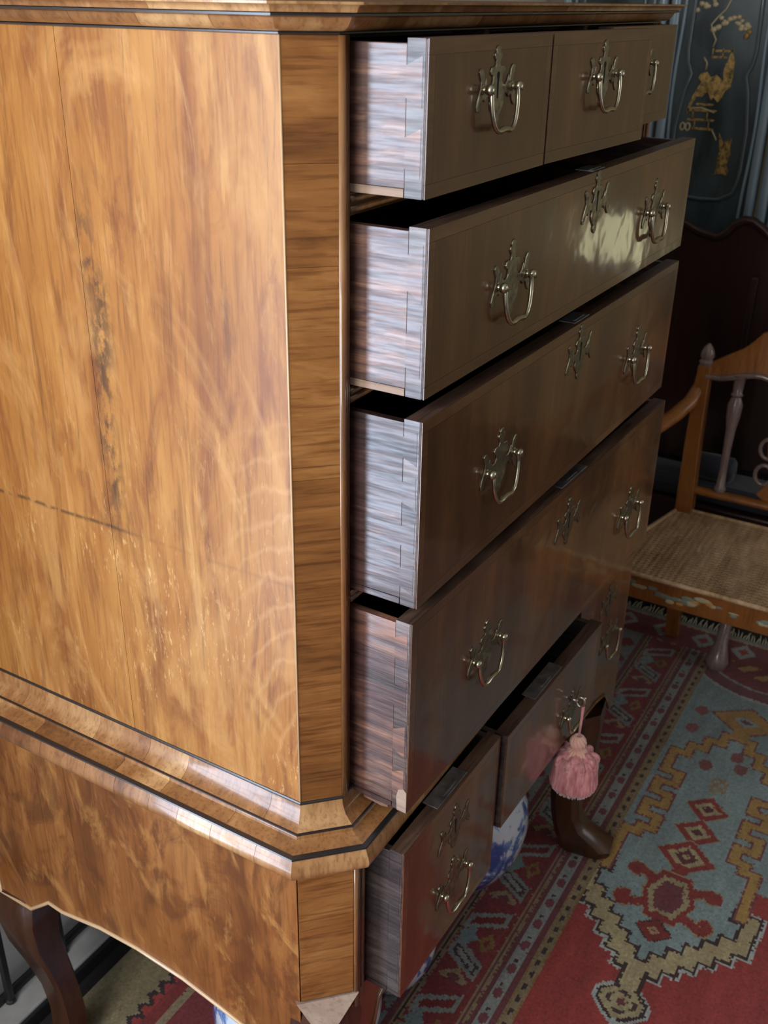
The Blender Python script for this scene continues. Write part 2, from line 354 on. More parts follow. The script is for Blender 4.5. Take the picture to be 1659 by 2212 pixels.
def window(name, axis, plane, a0, a1, z0, z1, panes):
    m = MB(); t = .03; fr = .035
    def bx(p0, p1, q0, q1, d=t):
        if axis == 'y': m.box(p0, p1, plane-d/2, plane+d/2, q0, q1)
        else: m.box(plane-d/2, plane+d/2, p0, p1, q0, q1)
    bx(a0, a0+fr, z0, z1); bx(a1-fr, a1, z0, z1); bx(a0+fr, a1-fr, z0, z0+fr); bx(a0+fr, a1-fr, z1-fr, z1)
    for k in range(1, panes):
        q = z0+(z1-z0)*k/panes; bx(a0+fr, a1-fr, q-.012, q+.012, .02)
    c = (a0+a1)/2; bx(c-.012, c+.012, z0+fr, z1-fr, .019)
    w = m.build(name, 'white_paint', kind='structure')
    return w
window('window_1', 'y', YB+.05, -1.70, -.80, .05, 2.35, 4)
window('window_2', 'x', XL-.05, -.40, .60, 1.18, 2.52, 3)
window('added_window_right', 'x', XR+.05, -1.04, -.81, .69, .93, 1)  # added opening, sized for the drawer glow
window('added_window_front', 'y', YF-.05, 1.40, 2.70, .95, 2.35, 3)  # added opening for the front fill light
MB().box(-.79, XR, YB-.012, YB, .0, .30).build('baseboard_back', 'white_paint', kind='structure', bevel=.004)

MB().box(-1.0, 1.6, .592, .5998, 0, .031).build('kerb_shade', 'iron', kind='structure', bevel=.002)  # black strip stands in for shade along the kerb front
# low stone kerb with an iron fender behind the chest
kb = MB().box(-1.0, 1.6, .600, .668, 0, .034)
kerb = kb.build('trim_1', 'stone', kind='structure', bevel=.004)
rl = thing('fender', 'black iron fender with slim upright bars on the pale stone kerb behind the chest', 'fender', (.3, .643, .034))
MB().box(-.6, 1.2, .634, .652, .30, .322).build('top_rail', 'iron', rl, bevel=.003)
MB().box(-.6, 1.2, .6486, .6586, .0341, .045).build('bottom_rail', 'iron', rl, bevel=.002)
for k in range(15):
    x = -.6+.02+k*.1195
    xx = -.03+(k-5)*.1195
    if xx < -.59: continue
    m = MB().box(xx-.0055, xx+.0055, .6375, .6485, .036, .302); m.lathe([(.0065, .0342), (.009, .037), (.009, .041), (.006, .044)], (xx, .643, 0), n=10)
    m.build('bar', 'iron', rl, bevel=.0015)

# ---------------------------------------------------------------- chest on stand
W, D, C_ = .943, .615, .035
XD0, XD1 = .0583, .8843
ZB, ZT = .752, 1.5714
chest = thing('chest_on_stand', 'tall old walnut chest on stand with canted corners and all its drawers pulled part open', 'chest of drawers', (W/2, D/2, 0))
P = chest
def off_pts(o):
    t = o*math.tan(math.radians(22.5))
    return [(-o, D), (-o, C_-t), (C_-t, -o), (W-C_+t, -o), (W+o, C_-t), (W+o, D)]
# upper carcass
MB().box(.0012, .016, C_, D, ZB, ZT).build('side_board', 'oak_dark', P)
yj = .294
MB().box(0, .0011, C_, yj-.0003, ZB, ZT).build('veneer_leaf', 'walnut_side', P)
MB().box(0, .0011, yj+.0003, D, ZB, ZT).build('veneer_leaf', 'walnut_side', P, label='rear veneer leaf of the walnut side, paler at the top')
MB().box(W-.016, W, C_, D, ZB, ZT).build('side_panel', 'walnut_side', P)
MB().box(.016, W-.016, D-.012, D, ZB, ZT).build('back_board', 'oak_dark', P)
MB().box(.04, W-.04, .03, D-.012, ZT-.004, ZT+.012).build('top_board', 'oak_dark', P)
MB().box(.05, W-.05, .006, D-.012, ZB-.02, ZB-.012).build('bottom_board', 'oak_dark', P)
def cant(x0, y0, x1, y1, zs, mats, inward, nm='cant_veneer'):
    dx, dy = x1-x0, y1-y0; L = math.hypot(dx, dy); nx, ny = inward
    for i in range(len(zs)-1):
        a, b = zs[i], zs[i+1]
        m = MB(); e = .0002
        m.add([(x0, y0, a+e), (x1, y1, a+e), (x1+nx*.012, y1+ny*.012, a+e), (x0+nx*.012, y0+ny*.012, a+e), (x0, y0, b-e), (x1, y1, b-e), (x1+nx*.012, y1+ny*.012, b-e), (x0+nx*.012, y0+ny*.012, b-e)],
              [(0, 3, 2, 1), (4, 5, 6, 7), (0, 1, 5, 4), (1, 2, 6, 5), (2, 3, 7, 6), (3, 0, 4, 7)])
        m.build(nm, mats[i % len(mats)], P)
cant(0, C_, C_, 0, [ZB, .93, 1.03, 1.168, 1.182, 1.38, 1.47, ZT], ['walnut_cross'], (.7071, .7071))
cant(W, C_, W-C_, 0, [ZB, 1.168, ZT], ['walnut_crossr'], (-.7071, .7071))
# pale strip painting in the highlight on the side / cant arris
MB().tube([(.0003, C_+.0002, ZB), (.0003, C_+.0002, ZT)], .0011, 6).build('edge_highlight', 'boxwood', P, smooth=True)
def bead_strip(x, y, z0, z1, r, mat='bead'):
    MB().tube([(x, y, z0), (x, y, z1)], r, 12).build('bead', mat, P, smooth=True)
for sx, f in ((1, lambda x: x), (-1, lambda x: W-x)):
    a, b = sorted((f(C_), f(XD0-.001)))
    MB().box(a, b, .0025, .024, ZB, ZT).build('stile', 'rail', P)
    bead_strip(f(.0395), -.0004, ZB, ZT, .0044, 'bead_light')
    bead_strip(f(.0485), .0024, ZB, ZT, .0036)
    bead_strip(f(.0545), .0034, ZB, ZT, .0024)
rails = [(1.4430, 1.4195), (1.2575, 1.2375), (1.0250, 1.0068)]
def rail(x0, x1, zt, zb, y=0.):
    h = zt-zb
    MB().box(x0, x1, y+.006, y+.40, zb+.002, zt-.002).build('dust_board', 'oak_dark', P)
    MB().box(x0, x1, y+.003, y+.0058, zb+.0015, zt-.0015).build('drawer_rail', 'rail', P)
    for q in (.3, .7):
        MB().tube([(x0, y+.003, zb+h*q), (x1, y+.003, zb+h*q)], .0034, 10).build('bead', 'bead', P, smooth=True)
for zt, zb in rails: rail(XD0-.001, XD1+.001, zt, zb)
MB().box(XD0, XD1, .006, .05, ZB-.011, .7415).build('drawer_rail', 'rail', P)
for x in (.3235, .6095):
    MB().box(x-.004, x+.004, .003, .4, 1.443, 1.5712).build('drawer_divider', 'rail', P)
    for d in (-.0022, .0022): bead_strip(x+d*1.2, .003, 1.443, 1.5712, .0026)

def ring(prof):
    """profile (o,z) list -> cached offset polygons"""
    return [(off_pts(o), z) for o, z in prof]
def moulding(prof, name, mat, cuts, edges=(0, 1, 2, 3, 4), back=.008, gap=.0002):
    """mitred moulding round the case, cut into veneered lengths"""
    prof = [(prof[0][0]-back if i else prof[0][0]-back, prof[0][1]) for i in (0,)]+list(prof)+[(prof[0][0]-back, prof[-1][1])]
    for e in edges:
        A = [Vector(off_pts(o)[e]+(z,)) for o, z in prof]; B = [Vector(off_pts(o)[e+1]+(z,)) for o, z in prof]
        c = cuts.get(e, [0, 1])
        p0 = Vector(off_pts(0)[e]+(0,)); p1 = Vector(off_pts(0)[e+1]+(0,)); Ld = (p1-p0).length; d = (p1-p0)/Ld
        def at(t):
            if t <= 0: return A
            if t >= 1: return B
            r = []
            for a in A:
                s_ = (a-p0).dot(d); r.append(a+d*(t*Ld-s_))
            return r
        for k in range(len(c)-1):
            g = gap/Ld
            m = MB().loft([at(c[k] if c[k] <= 0 else c[k]+g), at(c[k+1] if c[k+1] >= 1 else c[k+1]-g)])
            m.build(name, mat, P, smooth=35)
def arc(o0, z0, o1, z1, bulge, n=7):
    """curve from (o0,z0) to (o1,z1); bulge>0 outward"""
    r = []
    for i in range(n+1):
        t = i/n; o = o0+(o1-o0)*t; z = z0+(z1-z0)*t; dx, dz = o1-o0, z1-z0
        h = math.sin(math.pi*t)*bulge; l = math.hypot(dx, dz); r.append((o-dz/l*h, z+dx/l*h))
    return r
rc = lambda n: [0]+sorted(R_.uniform(.08, .92) for _ in range(n))+[1]
# waist
moulding([(.001, .7535), (.0022, .7522), (.0022, .7505), (.001, .7495)], 'stringing', 'stringing', {})
moulding(arc(.0012, .7493, .0195, .7245, -.0052), 'cove_moulding', 'moulding', {0: [0, .22, .45, .60, .71, .93, 1], 2: rc(5), 4: rc(3)})
moulding([(.0195, .7243), (.0218, .7238), (.0218, .7222), (.0195, .7218)], 'stringing', 'stringing', {})
moulding([(.0195, .7216), (.0212, .720), (.0214, .7165), (.024, .7153), (.0425, .7118)], 'step_moulding', 'moulding', {0: [0, .3, .55, .68, .86, 1], 2: rc(4), 4: rc(3)})
moulding([(.0425, .7122), (.0462, .7112), (.0468, .7092), (.0425, .7085)], 'stringing', 'stringing', {})
moulding(arc(.0455, .7084, .034, .6722, .0125, 9)+[(.024, .6715)], 'torus_moulding', 'moulding', {0: [0, .14, .33, .47, .56, .66, .74, .83, .945, 1], 2: [0, .07, .13, .24, .4, .55, .7, .85, 1], 4: rc(4)}, back=.02)
# cornice
moulding([(.0, 1.5713), (.0022, 1.5722), (.0022, 1.5735), (.0, 1.574)], 'stringing', 'stringing', {})
moulding(arc(.001, 1.5741, .018, 1.5845, -.0035)+[(.020, 1.5852)], 'cornice_cove', 'moulding', {0: [0, .35, .45, .62, .76, .9, 1], 2: [0, .1, .27, .42, .58, .74, 1], 4: rc(3)})
moulding([(.020, 1.5853), (.0245, 1.586), (.0245, 1.5878), (.0225, 1.5886)], 'stringing', 'stringing', {})
moulding(arc(.0255, 1.5887, .034, 1.5945, .0022)+[(.034, 1.5965)], 'cornice_ovolo', 'moulding', {0: [0, .3, .5, .8, 1], 2: [0, .15, .3, .5, .65, .8, 1], 4: rc(3)})
MB().prism([(a, b) for a, b in off_pts(.024)], .008, lambda a, b, t: (a, b, 1.5885+t)).build('top_panel', 'walnut_cross', P)

# ---------------------------------------------------------------- drawer hardware
OUT = [(0, .037), (.003, .0362), (.0047, .0335), (.0042, .031), (.0068, .0312), (.008, .0285), (.0065, .0255), (.0046, .024), (.0042, .0215), (.006, .0192), (.0100, .0196), (.0138, .0188), (.0157, .0155), (.0146, .0122), (.0104, .0112), (.0098, .007),
       (.0125, .0035), (.0175, .0028), (.0215, .0055), (.0238, .0102), (.0255, .0112), (.0262, .0072), (.0275, .0095), (.0290, .0155), (.0328, .0192), (.0365, .0192), (.0388, .0165), (.0372, .0125), (.0345, .0085), (.0345, .003), (.0372, -.0015), (.0405, -.0068), (.0425, -.0128), (.0415, -.0172), (.0382, -.0178), (.0348, -.0140), (.0322, -.0092), (.0285, -.0072), (.0262, -.0102), (.0248, -.0088),
       (.0225, -.0066), (.0172, -.0052), (.0142, -.0075), (.0150, -.0125), (.0128, -.0180), (.0085, -.0218), (.0055, -.0245), (.0060, -.0282), (.0038, -.0322), (0, -.0342)]
def tri_prism_plate(m, s, y0, th, fn):
    full = [(u*s, v*s) for u, v in OUT]+[(-u*s, v*s) for u, v in OUT[-2:0:-1]]
    m.prism(full, th, lambda a, b, t: fn(a, y0-t, b))
def fan_fix(o):
    me = o.data; bm = bmesh.new(); bm.from_mesh(me)
    bmesh.ops.triangulate(bm, faces=[f for f in bm.faces if len(f.verts) > 4]); bm.to_mesh(me); bm.free()
CACHE = {}
def hardware(parent, u, v, s, bail=True, slot=False):
    """brass mount on a drawer front; (u, v) is its centre in drawer coordinates, front face at y=0"""
    key = (round(s, 3),)
    def put(nm, build):
        k = (nm,)+key
        if k not in CACHE:
            o = build(); CACHE[k] = o; o.parent = parent; o.location = (u, 0, v)
        else:
            o = CACHE[k].copy(); COL.objects.link(o); o.parent = parent; o.location = (u, 0, v)
        o.rotation_euler = (0, R_.uniform(-.03, .03), 0)
        return o
    def plate():
        m = MB(); tri_prism_plate(m, s, .0002, .0018, lambda a, y, b: (a, y, b))
        o = m.build('backplate' if bail else 'escutcheon', 'brass'); fan_fix(o); bv = o.modifiers.new('b', 'BEVEL'); bv.width = .0009; bv.segments = 2; return o
    put('backplate' if bail else 'escutcheon', plate)
    if slot or not bail:
        def hole():
            sl = [(-.0009, -.0125), (.0009, -.0125), (.0013, .004), (.0024, .0062), (.0024, .0085), (.001, .0105), (-.001, .0105), (-.0024, .0085), (-.0024, .0062), (-.0013, .004)]
            return MB().prism([(a*s, b*s+.004*s) for a, b in sl], .0003, lambda a, b, t: (a, -.0017-t, b)).build('keyhole', 'black')
        put('keyhole', hole)
    if bail:
        for sg in (-1, 1):
            def post():
                m = MB(); m.lathe([(.0046*s, -.0015), (.0046*s, -.0025), (.003*s, -.0032), (.0028*s, -.0048), (.0042*s, -.0056), (.0050*s, -.0085), (.0047*s, -.0112), (.0034*s, -.0128), (.0012*s, -.0134)], (sg*.0315*s, 0, 0), 'y', 14)
                return m.build('handle_post', 'brass_bright', smooth=50)
            key = (round(s, 3), sg); put('handle_post', post)
        key = (round(s, 3),)
        def bl():
            h = [(.0270, .001), (.0285, -.002), (.0288, -.008), (.0282, -.015), (.0265, -.022), (.0238, -.0285), (.0200, -.0335), (.0155, -.0362), (.0102, -.0362), (.005, -.0352), (0, -.0349)]
            full = h+[(-a, b) for a, b in h[-2::-1]]
            n = len(full); rad = []
            for i in range(n):
                q = abs(i-(n-1)/2)/((n-1)/2); rad.append(s*(.0031 if q < .3 else .0023))
            pts = [(a*s, -.0092-.0008*math.sin(math.pi*i/(n-1))+b*s*.05, b*s) for i, (a, b) in enumerate(full)]
            return MB().tube(pts, rad, 9).build('bail_handle', 'brass_bright', smooth=60)
        put('bail_handle', bl)

# ---------------------------------------------------------------- drawers
def drawer(x0, x1, z0, z1, p, pr=None, mounts=(), depth=.42, lock=None, base=0., label=None, arch=None, tails=2, fside='oak_side', fend='oak_end'):
    w, h = x1-x0, z1-z0; pr = p if pr is None else pr
    rz = -math.atan2(pr-p, w)
    T_ = .0205
    fr = MB().box(0, w, .0009, T_, 0, h)
    o = fr.build('drawer', ['top_edge'], None, bevel=.0008); o.parent = P
    o.matrix_basis = world_of(P).inverted() @ Matrix.Translation((x0, -p, z0)) @ Matrix.Rotation(rz, 4, 'Z')
    if label: o['label'] = label
    def sub(m, nm, mat, **k):
        q = m.build(nm, mat, None, **k); q.parent = o; return q
    # veneered face: field and cross banding
    b = .0125
    sub(MB().box(b, w-b, 0, .0008, b, h-b), 'front_veneer', 'drawer_front')
    for bx in ((0, w, 0, b-.0003), (0, w, h-b+.0003, h), (0, b-.0003, b, h-b), (w-b+.0003, w, b, h-b)):
        sub(MB().box(bx[0], bx[1], 0, .0008, bx[2], bx[3]), 'cross_banding', 'banding')
    # sides, back and bottom
    for sx in (0, 1):
        xs = (0, .0095) if sx == 0 else (w-.0095, w)
        sub(MB().box(xs[0], xs[1], T_+.0001, depth, .0075, h-.004), 'drawer_side', fside, bevel=.0006)
    # end grain of the front and the dovetails let into it
    sub(MB().box(-.0004, .0004, .0030, T_-.0003, 0, h), 'front_end_grain', fend)
    tot = h-.014
    for k in range(tails):
        zc = .009+tot*(k+.5)/tails; hh = tot/tails*.36
        m = MB().prism([(T_+.0004, zc-hh*.62), (T_+.0004, zc+hh*.62), (.0052, zc+hh), (.0052, zc-hh)], .0006, lambda a, bb, t: (-.0001-t, a, bb))
        sub(m, 'dovetail', fside)
    sub(MB().box(.0095, w-.0095, T_, depth, .008, .013), 'drawer_bottom', 'oak_dark')
    sub(MB().box(-.0002, .012, T_+.001, depth, .0, .0073), 'drawer_runner', 'raw_wood' if h < .2 else fside)
    sub(MB().box(.0095, w-.0095, depth-.009, depth, .008, h-.01), 'drawer_back', 'oak_dark')
    if lock is not None:
        a, c = lock
        m = MB().box(a, c, .0045, T_+.006, h-.0005, h+.0011)
        m.box((a+c)/2-.017, (a+c)/2+.017, .0085, .0115, h+.0009, h+.0018)
        sub(m, 'lock', 'steel', bevel=.0004)
    for u, v, s, bail, slot in mounts: hardware(o, u-x0, v-z0, s, bail, slot)
    return o
big = 1.14
drawer(XD0, .3195, 1.4426, 1.5706, .0739, None, [(.1915, 1.5255, 1.0, True, True)], label='left short drawer, pulled open')
drawer(.3250, .6070, 1.4426, 1.5706, .0733, .0868, [(.4615, 1.5245, 1.0, True, True)], label='middle short drawer, pulled open')
drawer(.6135, XD1, 1.4430, 1.5706, .0335, None, [(.743, 1.5235, 1.0, True, True)], label='right short drawer, pulled open least')
drawer(XD0, XD1, 1.2590, 1.4185, .0798, .0830, [(.2415, 1.337, big, True, False), (.4780, 1.381, 1.05, False, True), (.7180, 1.339, big, True, False)], lock=(.41, .452))
drawer(XD0, XD1, 1.0265, 1.2360, .0796, .0845, [(.2440, 1.127, big, True, False), (.4720, 1.195, 1.05, False, True), (.7160, 1.130, big, True, False)], tails=4, lock=(.40, .45))
drawer(XD0, XD1, .7445, 1.0053, .0755, .095, [(.2440, .872, big, True, False), (.4870, .946, 1.05, False, True), (.7600, .853, big, True, False)], tails=4, lock=(.405, .495))

low = [o for o in COL.objects if o.name.startswith('drawer') and o.type == 'MESH' and o.name.split('.')[0] == 'drawer'][-1]
q = MB().prism([(.0, .0), (.0125, .0), (.0135, .020), (.011, .031), (.004, .034), (.0, .030)], .0009, lambda a, b, t: (-.0002-t, a+.0006, b)).build('bare_patch', 'raw_wood', None, label='pale splintered corner'); q.parent = low
q = MB().prism([(.060, .0005), (.026, .0005), (.026, -.004), (.036, -.006), (.060, -.004)], .006, lambda a, b, t: (.0002+t, a, b)).build('split_edge', 'oak_side', None); q.parent = low

# ---------------------------------------------------------------- stand
SO = .0225
FY = -SO
side = [(C_-.3*SO, .668)]+[(C_-.3*SO, .262), (.075, .27), (.10, .308), (.125, .326), (.167, .337), (.231, .352), (.317, .360), (.39, .358), (.47, .344), (.50, .3475), (.52, .330), (.545, .308), (.57, .3085), (D, .3085), (D, .668)]
WS = 1.0
for sx, x, x2 in ((0, -SO, -SO+.014), (1, WS-.014, WS)):
    if sx == 0:
        # veneer leaves of the stand side: a paler strip at the rear
        yc = .425
        def clip(poly, lo, hi):
            out = []
            n = len(poly)
            def cl(pts, val, keep):
                r = []
                for i in range(len(pts)):
                    a, b = pts[i], pts[(i+1) % len(pts)]
                    ina, inb = keep(a[0]), keep(b[0])
                    if ina: r.append(a)
                    if ina != inb:
                        t = (val-a[0])/(b[0]-a[0]); r.append((val, a[1]+(b[1]-a[1])*t))
                return r
            q = cl(poly, lo, lambda v: v >= lo); return cl(q, hi, lambda v: v <= hi)
        for lo, hi in ((0, .4195), (.42, .4795), (.48, D)):
            o = MB().prism(clip(side, lo, hi), .0011, lambda a, b, t: (x+t, a, b)).build('veneer_leaf', 'walnut_stand', P); fan_fix(o)
        o = MB().prism(side, .0126, lambda a, b, t: (x+.0012+t, a, b)).build('stand_side', 'oak_dark', P); fan_fix(o)
    else:
        o = MB().prism(side, .014, lambda a, b, t: (x+t, a, b)).build('stand_side', 'walnut_stand', P); fan_fix(o)
arch = side[2:16]
MB().tube([(-SO-.0008, a, b) for a, b in arch], .0032, 8).build('cock_bead', 'boxwood', P, smooth=True)
MB().box(-SO+.014, WS-.014, D-.014, D, .30, .668).build('stand_back', 'oak_dark', P)
sc = [(-SO, C_-.414*SO), (C_-.414*SO, -SO)]
cant(sc[0][0], sc[0][1], sc[1][0], sc[1][1], [.440, .669], ['walnut_cross'], (.7071, .7071))
cant(WS, -.02, .968, -.056, [.335, .669], ['walnut_crossr'], (-.7071, .7071))
MB().box(sc[1][0], XD0-.001, FY+.0025, FY+.022, .41, .669).build('stile', 'rail', P)
bead_strip(.0305, FY-.0003, .41, .669, .0040, 'bead_light'); bead_strip(.0400, FY+.003, .41, .669, .0042); bead_strip(.0515, FY+.003, .41, .669, .0034)
def fy(x): return FY-.035*(x-.03)/.94          # the stand's front runs a little out of square
MB().box(.9505, .968, -.0535, -.035, .40, .669).build('stile', 'rail', P)
m = MB(); m.add([(XD0, fy(XD0)+.004, .680), (.955, fy(.955)+.004, .680), (.955, fy(.955)+.02, .680), (XD0, fy(XD0)+.02, .680), (XD0, fy(XD0)+.004, .6985), (.955, fy(.955)+.004, .6985), (.955, fy(.955)+.02, .6985), (XD0, fy(XD0)+.02, .6985)],
      [(0, 3, 2, 1), (4, 5, 6, 7), (0, 1, 5, 4), (1, 2, 6, 5), (2, 3, 7, 6), (3, 0, 4, 7)]); m.build('stand_top_rail', 'rail', P)
for x in (.3285, .6945):
    MB().box(x-.004, x+.004, fy(x)+.002, FY+.35, .44, .679).build('stand_divider', 'rail', P)
MB().box(XD0, .955, FY+.01, FY+.35, .40, .42).build('stand_dust_board', 'oak_dark', P)
# shaped apron
ap = [(.026, .4255), (.026, .30), (.075, .31), (.09, .36), (.13, .385), (.285, .388), (.315, .40), (.34, .45), (.40, .473), (.47, .482), (.56, .482), (.63, .473), (.68, .45), (.705, .40), (.735, .388), (.85, .385), (.90, .375), (.925, .345), (.94, .318), (.968, .315), (.968, .4345), (.708, .4345), (.695, .500), (.331, .500), (.318, .4255)]
o = MB().prism(ap, .016, lambda a, b, t: (a, fy(a)+.002+t, b)).build('front_apron', 'drawer_front', P); fan_fix(o)
MB().tube([(a, fy(a)+.001, b) for a, b in ap[2:19]], .003, 8).build('cock_bead', 'bead', P, smooth=True)
sm = [(.196, .519, 1.12, True, False), (.192, .615, 1.05, False, True)]
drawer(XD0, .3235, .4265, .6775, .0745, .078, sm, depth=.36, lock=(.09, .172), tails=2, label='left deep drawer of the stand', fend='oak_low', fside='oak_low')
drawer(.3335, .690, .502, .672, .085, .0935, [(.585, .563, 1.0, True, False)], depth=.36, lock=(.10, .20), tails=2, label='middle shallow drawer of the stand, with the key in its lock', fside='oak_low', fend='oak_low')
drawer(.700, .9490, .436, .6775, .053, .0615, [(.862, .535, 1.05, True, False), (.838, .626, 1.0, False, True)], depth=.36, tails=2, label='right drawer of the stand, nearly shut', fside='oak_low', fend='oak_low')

def leg(path, name='cabriole_leg', mat='leg', smooth=40):
    """path rows: x, y, z, half width along d, half width across, d = outward diagonal"""
    rings = []
    for (x, y, z, a, b, dx, dy, ch) in path:
        d = Vector((dx, dy, 0)).normalized(); n = Vector((-d.y, d.x, 0)); c = Vector((x, y, z))
        pr = [(a, b*(1-ch)), (a*(1-ch), b), (-a*(1-ch), b), (-a, b*(1-ch)), (-a, -b*(1-ch)), (-a*(1-ch), -b), (a*(1-ch), -b), (a, -b*(1-ch))]
        rings.append([c+d*p+n*q for p, q in pr])
    return MB().loft(rings).build(name, mat, P, smooth=smooth)
def cab(x, y, dx, dy, top=.425, k=1.0, kn=1.0):
    l = math.hypot(dx, dy); ux, uy = dx/l, dy/l
    rows = []
    for z, o, a, b, ch in ((top, .008, .034, .034, .5), (.405, .015, .040, .040, .45), (.375, .022, .046, .044, .45), (.34, .023, .045, .042, .45), (.30, .016, .040, .037, .45), (.25, .004, .033, .030, .45), (.20, -.006, .027, .025, .45), (.15, -.010, .024, .022, .45), (.10, -.006, .024, .0225, .45), (.065, .004, .028, .024, .4), (.045, .020, .038, .027, .35), (.030, .031, .044, .029, .35), (.020, .032, .043, .028, .35), (.0, .030, .040, .026, .35)):
        if z > .22: o *= kn
        zz = z*(top/.425)
        rows.append((x+ux*o*k, y+uy*o*k, max(zz, .0075), a*k, b*k, ux, uy, ch))
    return leg(rows)
cab(.034, .034, -1, -1, .438, 1.1, .3)
cab(.866, -.026, .16, -1, .385, 1.25, -.6)
leg([(x, y, z, a, b, -1, 0, .22) for z, x, y, a, b in ((.372, .014, .585, .030, .028), (.318, .010, .585, .030, .028), (.30, .002, .588, .032, .042), (.27, -.005, .585, .034, .043), (.217, -.008, .575, .028, .036), (.18, -.008, .553, .023, .030), (.14, -.008, .532, .021, .022), (.10, -.010, .520, .021, .019), (.065, -.012, .515, .022, .021), (.035, -.018, .518, .027, .026), (.018, -.020, .519, .029, .027), (.0075, -.020, .519, .028, .026))])
cab(WS-.030, .535, 1, .35, .34, 1.15)
# raw patch where the knee veneer is lost
e = .0016
m = MB()
kx = [(-.0165, .0185, .4240), (.0185, -.0165, .4240), (.006, -.012, .385)]
nrm = Vector((-1, -1, .5)).normalized()
tri = [Vector(k) for k in ((-.0295, .0285, .4395), (.0285, -.0295, .4395), (-.031, -.017, .398))]
m.add([t for t in tri]+[t-nrm*.012 for t in tri], [(0, 1, 2), (3, 5, 4), (0, 3, 4, 1), (1, 4, 5, 2), (2, 5, 3, 0)])
m.build('bare_patch', 'raw_wood', P, label='pale bare patch where veneer is missing')

# ---------------------------------------------------------------- key and tassel
kx_, kz_ = .574, .588
k = thing('key', 'small steel key in the lock of the middle drawer of the stand', 'key', (kx_, -.095, kz_))
MB().tube([(kx_, -.0905, kz_), (kx_, -.104, kz_)], .0022, 10).build('shank', 'key_steel', k, smooth=True)
pts = [(kx_, -.109-.007*math.cos(w), kz_+.009*math.sin(w)) for w in [i*math.pi/8 for i in range(17)]]
MB().tube(pts, .0017, 8, cap=False).build('bow', 'key_steel', k, smooth=True)
tx, ty, tz = kx_, -.113, kz_-.0075
t = thing('tassel', 'dusty pink silk tassel hanging by a cord from the key', 'tassel', (tx, ty, tz-.18))
MB().tube([(tx, ty, tz+.001), (tx+.001, ty, tz-.02), (tx, ty, tz-.062)], .0017, 8).tube([(tx+.0016, ty-.002, tz), (tx+.0018, ty-.001, tz-.03), (tx+.001, ty, tz-.062)], .0014, 8).build('cord', 'silk', t, smooth=True)
m = MB()
for i in range(10):   # knotted head
    w = i*2*math.pi/10; m.tube([(tx+.011*math.cos(w+q*1.2)*math.sin(math.pi*(.1+.8*q)), ty+.011*math.sin(w+q*1.2)*math.sin(math.pi*(.1+.8*q)), tz-.060-.024*q) for q in [j/8 for j in range(9)]], .0036, 6)
m.build('knot', 'silk_pale', t, smooth=True)
m = MB()
for i in range(16):   # short ruff under the knot
    w = i*2*math.pi/16; m.tube([(tx+r*math.cos(w), ty+r*math.sin(w), tz-z) for r, z in ((.006, .083), (.013, .089), (.018, .098), (.019, .106))], [.002, .003, .0032, .0026], 6)
m.build('ruff', 'silk_pale', t, smooth=True)
body = [(.004, .086), (.016, .090), (.026, .096), (.0335, .106), (.036, .118), (.0355, .130), (.0375, .142), (.0385, .152), (.035, .160), (.022, .166), (.002, .168)]
m = MB(); vs = []; nb = 72
for r, z in body:
    for q in range(nb):
        w = 2*math.pi*q/nb; rr = r*(1+.05*math.sin(w*9+z*40)*(1 if z < .125 else .3)+.03*math.sin(w*23+z*90)); vs.append((tx+rr*math.cos(w), ty+rr*math.sin(w), tz-z-.002*math.sin(w*5)))
fs = [(i*nb+q, i*nb+(q+1) % nb, (i+1)*nb+(q+1) % nb, (i+1)*nb+q) for i in range(len(body)-1) for q in range(nb)]
m.add(vs, fs+[tuple(range(nb))[::-1], tuple((len(body)-1)*nb+q for q in range(nb))]); m.build('skirt', 'silk', t, smooth=True)
m = MB()
for i in range(420):  # combed-out strands
    w = i*2.399963; off = R_.uniform(.0, .0012); ph = R_.uniform(-.05, .05); e_ = R_.uniform(-.003, .004)
    pts = [(tx+(r+off)*math.cos(w+ph*k_), ty+(r+off)*math.sin(w+ph*k_), tz-z-(e_ if k_ > 5 else 0)) for k_, (r, z) in enumerate(body[2:9])]
    m.tube(pts, [.0008, .0012, .0012, .0012, .0012, .0011, .0009], 4)
m.build('strands', 'silk', t, smooth=True, kind='stuff')
for i in range(9):    # curled loops round the shoulder
    w = i*2*math.pi/9+.3
    MB().tube([(tx+(.027+.0085*math.cos(a))*math.cos(w), ty+(.027+.0085*math.cos(a))*math.sin(w), tz-.106+.0095*math.sin(a)) for a in [j*2*math.pi/10 for j in range(11)]], .0045, 7).build('loop', 'silk', t, smooth=True)

# ---------------------------------------------------------------- porcelain jars under the stand
def jar(x, y, r, h, label):
    j = thing('porcelain_jar', label, 'jar', (x, y, .0075), 0, 'porcelain jars under the chest')
    prof = [(.0, 0), (.52, 0), (.56, .02), (.60, .06), (.80, .20), (.95, .38), (1.0, .55), (.96, .72), (.82, .86), (.58, .95), (.46, .98)]
    m = MB().lathe([(max(.001, a*r), b*h) for a, b in prof], (x, y, .0075), n=40); m.build('body', 'porcelain', j, smooth=50)
    MB().lathe([(r*.45, h*.981), (r*.44, h*1.02), (r*.50, h*1.05), (r*.47, h*1.06), (r*.42, h*1.04)], (x, y, .0075), n=32).build('neck', 'porcelain', j, smooth=50)
jar(.668, .140, .140, .270, 'blue and white porcelain jar showing beneath the middle drawer of the stand')
jar(.380, .122, .082, .182, 'small blue and white porcelain jar showing only a pale sliver under the left stand drawer')
jar(.160, .168, .136, .268, 'blue and white porcelain jar nearest the canted corner, seen through the side arch')

